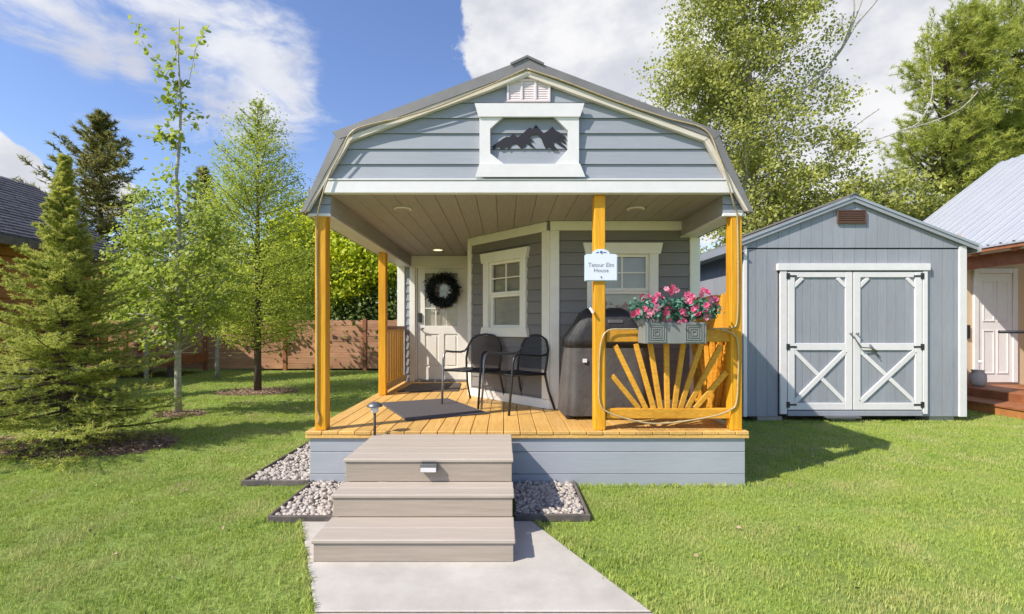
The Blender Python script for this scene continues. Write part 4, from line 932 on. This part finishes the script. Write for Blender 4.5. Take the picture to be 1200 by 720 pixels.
p_ = MB()
for (s0, s1, t0, t1) in ((q0-.09, q0-.005, qb, qt+.09), (q1+.005, q1+.09, qb, qt+.09), (q0-.004, q1+.004, qt+.003, qt+.09)): p_.fbox(fr9, s0, s1, .002, .05, t0, t1, .004)
p_.build('door_frame', m_white, rh)
y = 6.2
while y < 8.95: B('deck_board', 8.0, 10.2, y, min(y+.137, 8.98), .265, .295, m_brown, rh); y += .14
B('deck_rim', 7.96, 7.999, 6.2, 8.98, .12, .29, m_brown, rh); B('deck_rim', 8.0, 10.2, 6.15, 6.19, .05, .29, m_brown, rh)
B('step_board', 7.42, 7.95, 6.7, 8.7, .125, .16, m_brown, rh); B('step_riser', 7.44, 7.48, 6.75, 8.65, 0, .124, m_orange, rh); B('step_side', 7.5, 7.95, 6.73, 6.76, 0, .124, m_orange, rh)
EXr = 8.15
B('eave_beam', EXr-.02, EXr+.10, 5.6, 10.8, 2.34, 2.56, m_brown, rh); B('eave_fascia', EXr-.30, EXr-.27, 5.6, 10.8, 2.56, 2.66, m_brown, rh)
for k in range(8):
    y = 5.8+k*.65; MB().beam((EXr-.25, y, 2.56), (EXr+1.2, y, 2.56+1.45*.77), .07, .12, bev=.004).build('rafter', m_brown, rh)
s0 = Vector((EXr-.32, 0, 2.62)); 
for k in range(26):
    y = 5.5+k*.205
    if y > 10.9: break
    MB().prism([(s0.x, s0.z+.03), (s0.x+2.9, s0.z+.03+2.9*.77), (s0.x+2.9, s0.z+2.9*.77), (s0.x, s0.z)], WF, -(y+.2), -y).build('roof_sheet', m_metalroof, rh)
    MB().beam((s0.x-.01, y+.1, s0.z+.035), (s0.x+2.9, y+.1, s0.z+.035+2.9*.77), .04, .03, bev=0).build('roof_rib', m_metalroof, rh)
B('porch_post', EXr-.01, EXr+.09, 5.7, 5.8, 0.0, 2.34, m_brown, rh)
MB().prism([(s0.x+.3, 2.6), (s0.x+2.9, s0.z+2.9*.77-.05), (14, s0.z+2.9*.77-.05), (14, 2.6)], WF, -9.1, -9.02).build('gable_wall', m_tan, rh)
MB().tube([(X(1171, 8.2), 8.2, Z(389, 8.2)), (10.18, 8.2, Z(389, 8.2)-.02)], .025, 8).build('handrail', m_metal_blk, rh, True)
B('wall_hook', D9(1131.5), D9(1135), 8.96, 8.998, Z(397, 9), Z(381, 9), m_metal_blk, rh)
pt = (D9(1137), 8.75)
pot = MB().lathe([(.07, 0), (.1, .03), (.12, .1), (.115, .2), (.08, .25), (.1, .28), (.07, .281)], (pt[0]-.1, pt[1], .296), 16).build('garden_pot', m_conc, smooth=True); tag(pot, 'small grey mottled pot beside the white door of the tan house', 'pot')

# ------------------------------------------------------------------ trees
def basis(d):
    d = d/np.linalg.norm(d); r = np.array([0, 0, 1.]) if abs(d[2]) < .9 else np.array([1., 0, 0]); s = np.cross(d, r); s /= np.linalg.norm(s); return d, s, np.cross(s, d)
def needles(A_, D_, L_, N_, nl, w, rg):
    """A_ starts (m,3), D_ dirs, L_ lengths: N_ needle triangles round each twig"""
    m = len(A_); D_ = D_/np.linalg.norm(D_, axis=1, keepdims=True); s = rg.uniform(0, 1, (m, N_, 1))
    base = A_[:, None]+D_[:, None]*L_[:, None, None]*s
    R = rg.normal(size=(m, N_, 3)); R[..., 2] *= .6; tip = R/np.linalg.norm(R, axis=2, keepdims=True)+D_[:, None]*.8
    tip /= np.linalg.norm(tip, axis=2, keepdims=True); sd = np.cross(tip, rg.normal(size=(m, N_, 3))*.5+LUP); sd /= np.linalg.norm(sd, axis=2, keepdims=True)
    ln = nl*rg.uniform(.7, 1.2, (m, N_, 1)); V = np.stack([base-sd*w/2, base+sd*w/2, base+tip*ln], 2).reshape(-1, 3)
    return V, np.arange(len(V)).reshape(-1, 3)
def conifer(name, label, x, y, h, R, seed, leaf, z0=.1, nb=150, tw=14, nn=24, nl=.035, w=.007, up=.25, shape=.9, bark=m_bark, tr=.05, group=None, cat='tree', sag=.15, irr=.25, lean=(0, 0), tips=None):
    rg = np.random.default_rng(seed); t = thing(name, label, cat, (x, y, 0), group)
    P = [(x+lean[0]*k/8, y+lean[1]*k/8, h*k/8) for k in range(9)]
    MB().tube(P, [tr*(1-k/8.3)+.004 for k in range(9)], 8).build('trunk', bark, t, True)
    br = MB(); A_, D_, L_ = [], [], []
    for i in range(nb):
        f = (i+rg.random())/nb; z = z0+(h-z0)*f**.92; rad = R*(1-(z-z0)/(h-z0))**shape*rg.uniform(1-irr, 1+irr*.4)+.03*R
        if f < .08: rad *= .75
        a = i*2.399+rg.normal(0, .3); el_ = up+.5*f+rg.normal(0, .08)
        d = np.array([math.cos(a), math.sin(a), 0]); p0 = np.array([x+lean[0]*z/h, y+lean[1]*z/h, z])
        n_ = 5; pts = [p0+d*rad*s*math.cos(el_*.6)+np.array([0, 0, rad*(s*math.sin(el_)-sag*4*s*(1-s)*.5-sag*s*s*(1-f))]) for s in np.linspace(0, 1, n_)]
        br.tube([tuple(q) for q in pts], [.016*rad/R*R**.5*(1-k/5)+.002 for k in range(n_)], 4, cap=False)
        nt_ = max(4, int(tw*(.35+.65*rad/R)))
        for k in range(nt_):
            s = .12+.88*(k+rg.random())/nt_; q = s*(n_-1); i0 = min(int(q), n_-2); pp = pts[i0]+(pts[i0+1]-pts[i0])*(q-i0); dr = pts[i0+1]-pts[i0]
            dr = dr/np.linalg.norm(dr); sd = np.cross(dr, [0, 0, 1]); sd = sd/np.linalg.norm(sd)*(1 if k % 2 else -1)
            tl = rad*(.34*(1-s)+.12)*rg.uniform(.7, 1.2); dd = dr*.75+sd*.75+np.array([0, 0, rg.normal(.0, .2)])
            if k >= nt_-2: dd = dr+rg.normal(0, .15, 3)
            A_.append(pp); D_.append(dd); L_.append(tl)
    br.build('branches', bark, t)
    bpy.data.objects[t.name].children[-1]['kind'] = 'stuff'
    V, Q = needles(np.array(A_), np.array(D_), np.array(L_), nn, nl, w, rg)
    c = npmesh('crown', V, Q, leaf, t, (x, y, z0))
    if tips:
        A2, D2 = np.array(A_), np.array(D_); D2 = D2/np.linalg.norm(D2, axis=1, keepdims=True); L2 = np.array(L_)
        V, Q = needles(A2+D2*(L2*.72)[:, None], D2+np.array([0, 0, .25]), L2*.36, max(4, nn//3), nl*1.05, w*1.15, rg); tag(npmesh('new_growth', V, Q, tips, t, (x, y, z0)), kind='stuff')
    return t
def broadleaf(name, label, x, y, h, blobs, seed, leaf, nclus, nleaf, ls, bark=m_bark, tr=.1, crad=.35, group=None, trunk_top=.8, bend=(0, 0), hang=.2, twigs=True):
    """blobs: (dx, dy, z, rx, ry, rz) ellipsoids that hold leaf clumps"""
    rg = np.random.default_rng(seed); t = thing(name, label, 'tree', (x, y, 0), group)
    m = 10; TP = [np.array([x+bend[0]*(k/m)**1.5+rg.normal(0, tr*.25)*(k > 0), y+bend[1]*(k/m)+rg.normal(0, tr*.25)*(k > 0), h*trunk_top*k/m]) for k in range(m+1)]
    MB().tube([tuple(p) for p in TP], [tr*(1-.9*k/m)+.003 for k in range(m+1)], 10).build('trunk', bark, t, True)
    vol = np.array([b[3]*b[4]*b[5] for b in blobs])**.8; pick = rg.choice(len(blobs), nclus, p=vol/vol.sum()); Bl = np.array(blobs)[pick]
    U = rg.normal(size=(nclus, 3)); U /= np.linalg.norm(U, axis=1, keepdims=True); rr_ = rg.uniform(0, 1, (nclus, 1))**.42
    C = np.array([x, y, 0])+Bl[:, :3]+U*rr_*Bl[:, 3:]
    if twigs:
        br = MB()
        zb = min(C[:, 2])+.1
        for c in C[:min(nclus, 260)]:
            zt = min(max(c[2]-abs(np.hypot(c[0]-x, c[1]-y))*.55-.04*h*rg.random(), zb+.12*h*rg.random()-.05*h), h*trunk_top*.97); zt = max(zt, .3); k = zt/(h*trunk_top)*m; i0 = min(int(k), m-1); a = TP[i0]+(TP[i0+1]-TP[i0])*(k-i0)
            mid = (a+c)/2+np.array([0, 0, -.06*np.linalg.norm(c-a)])+rg.normal(0, .04, 3)*np.linalg.norm(c-a); L_ = np.linalg.norm(c-a)
            br.tube([tuple(a), tuple(mid), tuple(c)], [min(tr*.3, .004+L_*.010), .003+L_*.004, .002], 4, cap=False)
        br.build('limbs', bark, t)['kind'] = 'stuff'
    cr = crad*rg.uniform(.55, 1.35, nclus); n = nclus*nleaf
    C2 = np.repeat(C, nleaf, 0)+rg.normal(size=(n, 3))*np.repeat(cr, nleaf)[:, None]*np.array([.55, .55, .42]); C2[:, 2] = np.maximum(C2[:, 2], .15)
    D = rg.normal(size=(n, 3)); D[:, 2] -= hang
    s = ls*rg.uniform(.65, 1.2, n); V, Q = round_leaves(C2, s*.9, rg) if leaf is m_l_asp else leaves(C2, D, s, s*.8, rg); npmesh('crown', V, Q, leaf, t, (x, y, h*.4)); return t
# near spruce
conifer('spruce_tree', 'young yellow-green spruce with bushy low branches at the left edge of the lawn', X(76, 5.5), 5.5, 3.2, 1.3, 11, m_l_spr, .14, 280, 26, 44, .040, .0085, .10, 1.5, tr=.045, sag=.2, irr=.7, tips=m_l_tip)
# aspen
ax, ay = X(209, 7.5), 7.5
asp = broadleaf('aspen_tree', 'slender young aspen with pale trunk and a thin leafy top rising into the sky', ax, ay, 6.15,
    [(0, 0, 1.9, 1.0, .9, .7), (-.2, 0, 1.45, 1.05, .8, .45), (.05, 0, 2.6, .85, .7, .6), (0, 0, 3.5, .25, .3, .6), (0, 0, 4.3, .16, .2, .7)], 21, m_l_asp, 175, 30, .07, m_aspb, .048, .17, trunk_top=.97)
# its sparse top sprays
rg = np.random.default_rng(5)
spr = [[(209, 262), (207, 220), (204, 190)], [(207, 175), (195, 160), (186, 150)], [(205, 160), (192, 162), (162, 158)], [(199, 100), (188, 80), (165, 48), (148, 12)], [(199, 95), (200, 60), (201, 20)], [(201, 110), (214, 90), (232, 60), (248, 32)], [(198, 120), (216, 128), (226, 130)], [(199, 130), (200, 100), (198, 75)], [(197, 150), (205, 130), (206, 90)]]
Cs = []; stm = MB()
for s_ in spr:
    P = [np.array([X(a, ay), ay+rg.normal(0, .1), Z(b, ay)]) for a, b in s_]
    stm.tube([tuple(p) for p in P], [.006-.001*k for k in range(len(P))], 5, cap=False)
    for i in range(len(P)-1):
        for k in range(15): Cs.append(P[i]+(P[i+1]-P[i])*rg.random()+rg.normal(0, .045, 3))
stm.build('sprays', m_aspb, asp)['kind'] = 'stuff'
Cs = np.array(Cs); V, Q = round_leaves(Cs, rg.uniform(.05, .095, len(Cs)), rg); tag(npmesh('top_leaves', V, Q, m_l_asp, asp, (ax, ay, 4)), kind='stuff')
broadleaf('aspen_tree', 'leafy light green aspen filling the gap between the slender aspen and the larch', X(255, 12.6), 12.6, 5.4, [(0, 0, 2.6, 1.0, .8, 1.3), (.1, 0, 4.0, .6, .6, .9), (-.2, 0, 1.9, 1.0, .8, .6)], 23, m_l_asp, 200, 34, .07, m_aspb, .05, .28)
# larch with dark trunk
lx, ly = X(302, 10.1), 10.1
lt_ = conifer('larch_tree', 'feathery light green larch with a dark trunk beside the left porch post', lx, ly, 5.85, 1.55, 31, m_l_larch, .75, 120, 14, 14, .06, .016, .34, .7, tr=.075, sag=.12, irr=.6)
rg = np.random.default_rng(77); K = 620; zc = .95+4.9*(1-(1-rg.random(K))**.55); ra = (1.5*(1-(zc-.95)/5.0)**.8+.05)*np.sqrt(rg.random(K))*(.45+.55*np.clip((zc-.9)/.9, 0, 1)+.35*rg.random(K)); th = rg.uniform(0, 6.28, K)
Cc = np.c_[lx+ra*np.cos(th), ly+ra*np.sin(th), zc+.25*ra]; C2 = np.repeat(Cc, 60, 0)+rg.normal(size=(K*60, 3))*np.array([.14, .14, .10]); V, Q = leaves(C2, rg.normal(size=C2.shape)*[1, 1, .5], rg.uniform(.035, .07, len(C2)), .028, rg)
npmesh('soft_foliage', V, Q, m_l_larch, lt_, (lx, ly, 2))['kind'] = 'stuff'
# trees behind
conifer('spruce_tree', 'tall dark brown-green spruce rising behind the log house roof', X(118, 16), 16, 8.1, 3.3, 41, m_l_dspr, 1.5, 210, 15, 22, .17, .038, .25, .95, tr=.14, irr=.85)
conifer('spruce_tree', 'dark narrow spruce partly hidden behind the aspen crown', X(238, 17), 17, 6.7, 1.8, 42, m_l_dspr, 1.0, 130, 12, 18, .16, .035, .15, .75, tr=.14, irr=.4)
conifer('spruce_tree', 'dark spruce standing before the log house, just outside the left edge of the photo', -9.9, 7.6, 5.0, 1.15, 43, m_l_dspr, .3, 150, 14, 22, .09, .02, .1, .8, tr=.12, irr=.3)
broadleaf('aspen_tree', 'hazy pale green aspen growing between the spruce and the slender aspen', X(172, 11.5), 11.5, 5.0, [(0, 0, 2.5, .8, .8, 1.2), (0, 0, 3.9, .35, .4, .8)], 22, m_l_asp, 190, 36, .07, m_aspb, .05, .25)
broadleaf('maple_tree', 'bright yellow-green maple behind the fence beside the left porch post', X(350, 16.1), 16.1, 5.6, [(0, 0, 4.2, .9, .8, 1.0), (-.1, 0, 3.2, 1.4, 1.0, .9), (.5, 0, 2.6, 1.7, 1.0, .7)], 51, m_l_map, 190, 75, .14, m_bark, .14, .5)
broadleaf('maple_tree', 'yellow-green maple behind the fence seen between the two left porch posts', X(422, 16.3), 16.3, 6.2, [(0, 0, 3.7, 1.8, 1.1, 1.7), (.3, 0, 2.9, 2.0, 1.0, .9)], 52, m_l_map, 200, 75, .14, m_bark, .15, .5)
for i, (px, Yy, hh, lab) in enumerate(((268, 19.5, 4.6, 'dark bushy tree behind the fence beyond the larch'), (340, 15.75, 2.2, 'low dark shrub tree just behind the fence left of the porch'), (400, 15.8, 2.3, 'low dark shrub tree just behind the fence between the porch posts'), (455, 15.9, 2.5, 'low dark shrub tree behind the fence by the cabin corner'), (200, 18.5, 4.0, 'dark bushy tree behind the fence beyond the aspen trunk'), (110, 20, 4.6, 'dark tree mass behind the log house'))):
    broadleaf('bushy_tree', lab, X(px, Yy), Yy, hh, [(0, 0, hh*.5, 1.5, 1.1 if Yy > 16.5 else .35, hh*.42)], 60+i, m_l_dark, 90, 80, .14, m_bark, .1, .5, group='bushy trees behind the fence')
# right side
broadleaf('cottonwood_tree', 'tall leafy cottonwood with pale limbs rising behind the cabin and shed', X(885, 13), 13, 13.0,
    [(-.2, 0, 9.2, 2.2, 1.9, 2.6), (.1, 0, 6.0, 2.2, 1.9, 2.4), (1.0, 0, 4.4, 2.0, 1.7, 1.6), (-1.6, 0, 7.6, 1.3, 1.2, 1.0), (-.6, 0, 10.8, 1.8, 1.5, 1.8), (0, 0, 3.2, 1.7, 1.5, 1.0)], 71, m_l_cot, 640, 100, .088, m_aspb, .2, .36, bend=(-.3, 0))
bb = MB()
for s_ in ([(942, 120), (968, 80), (990, 50), (1002, 22), (1010, 0), (1016, -20)], [(968, 80), (985, 60), (1003, 30), (1024, 5), (1035, -12)], [(935, 110), (955, 95), (975, 78)], [(985, 60), (1000, 20), (1000, -5)], [(915, 160), (945, 100), (968, 80)]):
    bb.tube(rp([(a, b, 12.6) for a, b in s_]), .02, 5, cap=True)
cw = [o for o in bpy.data.objects if o.name == 'cottonwood_tree'][0]
bb.build('bare_branch', m_aspb, cw, True)
b2 = MB()
for s_ in ([(985, 170), (1020, 166), (1058, 153), (1095, 142), (1125, 128), (1146, 108)], [(1050, 155), (1075, 145), (1090, 120), (1093, 95), (1090, 78)], [(975, 178), (1000, 150), (1030, 128)]): b2.tube(rp([(a, b, 12.0) for a, b in s_]), .013, 5)
broadleaf('cottonwood_tree', 'lower leafy cottonwood directly behind the shed roof peak', X(1010, 12.5), 12.5, 5.2, [(-.6, 0, 4.0, 1.3, 1.1, .9), (.5, 0, 4.1, 1.6, 1.1, 1.0), (1.6, 0, 3.6, 1.4, 1.0, .9)], 72, m_l_cot, 170, 90, .09, m_aspb, .1, .34)
b2.build('bare_branch', m_aspb, bpy.data.objects['cottonwood_tree.001'], True)
def pine(label, px, Yy, h, R, seed, blobs, ncl=150):
    rg = np.random.default_rng(seed); x = X(px, Yy); t = thing('pine_tree', label, 'tree', (x, Yy, 0), 'tall pines on the right')
    MB().tube([(x, Yy, 0), (x+.1, Yy, h*.5), (x, Yy, h*.84)], [.2, .13, .03], 10).build('trunk', m_bark, t, True)
    A_, D_, L_ = [], [], []; br = MB()
    for i in range(ncl):
        b = blobs[rg.integers(len(blobs))]; u = rg.normal(size=3); u /= np.linalg.norm(u); c = np.array([x, Yy, 0])+np.array(b[:3])+u*rg.random()**.4*np.array(b[3:])
        zt = max(c[2]-.5*np.hypot(c[0]-x, c[1]-Yy), .3*h); a = np.array([x, Yy, min(zt, h*.83)]); mid = (a+c)/2-np.array([0, 0, .12*np.linalg.norm(c-a)])
        br.tube([tuple(a), tuple(mid), tuple(c)], [.05, .03, .01], 5, cap=False)
        for k in range(16):
            dd = rg.normal(size=3)*.7+(c-a)/max(np.linalg.norm(c-a), .1)+np.array([0, 0, .35]); A_.append(c+rg.normal(0, .22, 3)); D_.append(dd); L_.append(rg.uniform(.2, .4))
    br.build('limbs', m_bark, t)['kind'] = 'stuff'
    V, Q = needles(np.array(A_), np.array(D_), np.array(L_), 32, .17, .022, rg); npmesh('crown', V, Q, m_l_pine, t, (x, Yy, h*.5)); return t
pine('tall pine with a broad crown standing farther left of the two, above the shed roof', 1110, 16, 11.5, 2, 81, [(.1, 0, 8.5, 1.3, 1.1, 2.1), (-.4, 0, 6.9, 1.5, 1.3, 1.2), (.8, 0, 6.0, 1.6, 1.3, 1.4), (.3, 0, 10.2, .9, .9, 1.3), (.2, 0, 4.6, 2.1, 1.4, .8)], 175)
pine('tall pine at the right edge of the photo behind the pale metal roof', 1190, 17, 13, 2, 82, [(0, 0, 10.5, 1.5, 1.3, 2.2), (-.6, 0, 8, 1.8, 1.3, 1.6), (.6, 0, 6, 2.2, 1.5, 1.6), (.9, 0, 8.4, 1.8, 1.3, 1.8)], 240)
for i, (px, Yy, hh, lab) in enumerate(((930, 15.5, 4.2, 'dark bushy tree low behind the shed left of its peak'), (1060, 15, 5.0, 'green bushy tree between the shed and the pines'), (1130, 19, 6.0, 'bushy tree low behind the pale metal roof'), (800, 17.5, 4.2, 'bushy tree glimpsed between the cabin eave and the shed'), (600, 18.5, 3.4, 'bushy tree hidden behind the cabin'), (700, 19.5, 3.6, 'bushy tree hidden behind the cabin, nearer the shed'))):
    broadleaf('bushy_tree', lab, X(px, Yy), Yy, hh, [(0, 0, hh*.58, 1.7, 1.2, hh*.38)], 90+i, m_l_dark if i not in (1, 2) else m_l_cot, 100, 80, .13, m_bark, .1, .45, group='bushy trees behind the fence')
# distant wood closing the horizon
n = 60000; a = rng.uniform(-1.45, 1.45, n); dd = rng.uniform(34, 44, n); hh = 3.2+1.8*np.sin(a*9)+1.2*np.sin(a*23+1)+.8*np.sin(a*57)
C = np.c_[dd*np.sin(a)*1.2, dd*np.cos(a)+6, rng.uniform(0, 1, n)*hh]; V, Q = leaves(C, rng.normal(size=(n, 3)), .7, .55, rng)
tag(npmesh('distant_wood', V, Q, m_l_dark, None, (0, 40, 0)), 'dark line of distant trees beyond the fence', 'wood', kind='stuff')

# ------------------------------------------------------------------ mulch rings
def mulch(x, y, rx, ry, label, seed):
    rg = np.random.default_rng(seed); n = 40; pts = [(x+rx*math.cos(2*math.pi*k/n)*(1+.1*rg.normal()*.6), y+ry*math.sin(2*math.pi*k/n)*(1+.1*rg.normal()*.6)) for k in range(n)]
    m = MB().loft([[(a, b, .004) for a, b in pts], [(x+(a-x)*.8, y+(b-y)*.8, .03) for a, b in pts], [(x+(a-x)*.3, y+(b-y)*.3, .045) for a, b in pts]])
    nc = int(rx*ry*2600)
    o = m.build('mulch_ring', m_soil); r = np.sqrt(rg.random(nc)); t = rg.uniform(0, 6.28, nc)
    C = np.c_[x+rx*r*np.cos(t), y+ry*r*np.sin(t), .04+.015*rg.random(nc)]; D = rg.normal(size=(nc, 3)); D[:, 2] *= .25
    V, Q = leaves(C, D, rg.uniform(.03, .07, nc), .014, rg)
    tag(o, label, 'mulch', kind='stuff'); tag(npmesh('wood_chips', V, Q, m_chip, o, (x, y, .01)), kind='stuff')
mul = [(X(75, 5.6), 5.6, 1.25, .62), (ax, ay+.05, .38, .28), (lx, ly, .85, .55)]
mulch(*mul[0], 'wide mulch ring under the bushy spruce', 1); mulch(*mul[1], 'small mulch ring around the slender aspen trunk', 2); mulch(*mul[2], 'mulch ring under the feathery larch', 3)

# ------------------------------------------------------------------ grass
def in_path(x, y):
    k = PD.x*(3.42-y)/1.08; return (y < 3.42) & (x > -1.39+k-.005) & (x < .19+k+.005)
def allowed(x, y):
    ok = ~in_path(x, y)
    for (a, b, c, d) in ((-1.64, 2.03, 4.19, 13.1), (-1.63, .60, 3.4, 4.2), (-2.22, -1.6, 4.19, 9.5), (hx0, hx1, SY+.1, SD), (7.42, 14, 6.1, 13), (-14, -10.6, 3, 13), (-13.5, -8.65, 12.9, 14.5)):
        ok &= ~((x > a) & (x < b) & (y > c) & (y < d))
    for (a, b, rx, ry) in mul: ok &= ((x-a)/rx)**2+((y-b)/ry)**2 > .93
    return ok
def tuft_mesh(name, n, rad, hgt, w, seed):
    rg = np.random.default_rng(seed); V = []; Fq = []
    for i in range(n):
        r = rad*math.sqrt(rg.random()); t = rg.uniform(0, 6.28); b = np.array([r*math.cos(t), r*math.sin(t), 0]); a = rg.uniform(0, 6.28); s = np.array([math.cos(a), math.sin(a), 0])*w/2
        l = np.array([math.cos(a+1.57), math.sin(a+1.57), 0])*rg.uniform(-.6, .6)*hgt+np.array([rg.normal(0, .2)*hgt, rg.normal(0, .2)*hgt, 0]); h = hgt*rg.uniform(.6, 1.15); k = len(V)
        V += [b-s, b+s, b+s*.8+l*.4+[0, 0, h*.6], b-s*.8+l*.4+[0, 0, h*.6], b+l+[0, 0, h]]; Fq += [(k, k+1, k+2, k+3), (k+3, k+2, k+4)]
    me = bpy.data.meshes.new(name); me.from_pydata([tuple(v) for v in V], [], Fq); me.materials.append(m_grass); return me
def grass_layer(label, y0, y1, dens, hgt, w, rad, nbl, seed):
    rg = np.random.default_rng(seed); pts = []
    xl, xr = -1.3*y1-1.6, 1.3*y1+1.6; n = int((xr-xl)*(y1-y0)*dens); x = rg.uniform(xl, xr, n); y = rg.uniform(y0, y1, n)
    vis = (x > -1.3*y-1.6) & (x < 1.3*y+1.6) & allowed(x, y); x = x[vis]; y = y[vis]
    me = bpy.data.meshes.new('grass'); me.vertices.add(len(x)); me.vertices.foreach_set('co', np.c_[x, y, np.zeros(len(x))].astype(np.float32).ravel())
    o = bpy.data.objects.new('grass', me); COL.objects.link(o); tag(o, label, 'grass', kind='stuff')
    tm = tuft_mesh('tuft', nbl, rad, hgt, w, seed); to = bpy.data.objects.new('grass_tuft', tm)
    ng = bpy.data.node_groups.new('scatter', 'GeometryNodeTree'); ng.interface.new_socket('Geometry', in_out='INPUT', socket_type='NodeSocketGeometry'); ng.interface.new_socket('Geometry', in_out='OUTPUT', socket_type='NodeSocketGeometry')
    N = ng.nodes; L = ng.links; gi = N.new('NodeGroupInput'); go = N.new('NodeGroupOutput'); mp = N.new('GeometryNodeMeshToPoints'); iop = N.new('GeometryNodeInstanceOnPoints')
    oi = N.new('GeometryNodeObjectInfo'); oi.inputs['Object'].default_value = to
    rv = N.new('FunctionNodeRandomValue'); rv.data_type = 'FLOAT_VECTOR'; rv.inputs[0].default_value = (-.15, -.15, 0); rv.inputs[1].default_value = (.15, .15, 6.28)
    rs = N.new('FunctionNodeRandomValue'); rs.data_type = 'FLOAT'; rs.inputs[2].default_value = .6; rs.inputs[3].default_value = 1.25
    L.new(gi.outputs[0], mp.inputs[0]); L.new(mp.outputs[0], iop.inputs['Points']); L.new(oi.outputs['Geometry'], iop.inputs['Instance']); L.new(rv.outputs[0], iop.inputs['Rotation']); L.new(rs.outputs[1], iop.inputs['Scale']); L.new(iop.outputs[0], go.inputs[0])
    md = o.modifiers.new('scatter', 'NODES'); md.node_group = ng; return len(x)
print('tufts', grass_layer('short green grass blades covering the near lawn', 1.9, 4.6, 900, .021, .0030, .045, 18, 1),
      grass_layer('short green grass blades covering the lawn beside the cabin', 4.6, 8.2, 480, .022, .0045, .06, 16, 2),
      grass_layer('short green grass blades covering the far lawn', 8.2, 14.9, 150, .026, .009, .10, 16, 3))
grass_layer('scattered longer tufts in the lawn', 2.0, 7.5, 5, .055, .0035, .05, 30, 4)
rg = np.random.default_rng(9); P = []
for (a, b, c, d) in ((.62, 4.17, 2.0, 4.17), (-1.66, 3.38, -1.64, 4.2), (-2.24, 4.2, -2.23, 9), (2.06, 4.2, 2.06, 9), (3.5, 6.93, 6.4, 6.93)):
    for k in range(int(70*max(abs(c-a), abs(d-b)))): t = rg.random(); P.append((a+(c-a)*t+rg.normal(0, .012), b+(d-b)*t-abs(rg.normal(0, .015))))
for k in range(160):
    y = rg.uniform(1.9, 3.4); P.append((pth(-1.40, y)-abs(rg.normal(0, .015)), y)); P.append((pth(.20, y)+abs(rg.normal(0, .015)), y))
C = np.array([(a, b, .02) for a, b in P]); C = np.repeat(C, 6, 0)+rg.normal(0, .008, (len(C)*6, 3))*[1, 1, .2]; D = rg.normal(0, .35, C.shape); D[:, 2] = 1; V, Q = leaves(C, D, rg.uniform(.03, .07, len(C)), .004, rg); V[:, 2] = np.maximum(V[:, 2], .001)
tag(npmesh('grass_fringe', V, Q, m_grass, None, (0, 4, 0)), 'untrimmed grass blades along the skirt, path and shed edges', 'grass', kind='stuff')
n = 150; x_ = rg.uniform(-6.5, 6.5, n); y_ = rg.uniform(2.4, 8, n); ok = allowed(x_, y_); C = np.c_[x_, y_, np.full(n, .028)][ok]; V, Q = leaves(C, rg.normal(size=C.shape)*[1, 1, .2], rg.uniform(.02, .045, len(C)), .025, rg)
tag(npmesh('fallen_leaves', V, Q, m_chip, None, (0, 4, 0)), 'small dry leaves scattered over the lawn', 'leaves', kind='stuff')
tris = sum(sum(len(p.vertices)-2 for p in o.data.polygons) for o in bpy.data.objects if o.type == 'MESH' and len(o.data.polygons) < 5000)
print('objects', len(bpy.data.objects), 'small tris', tris)
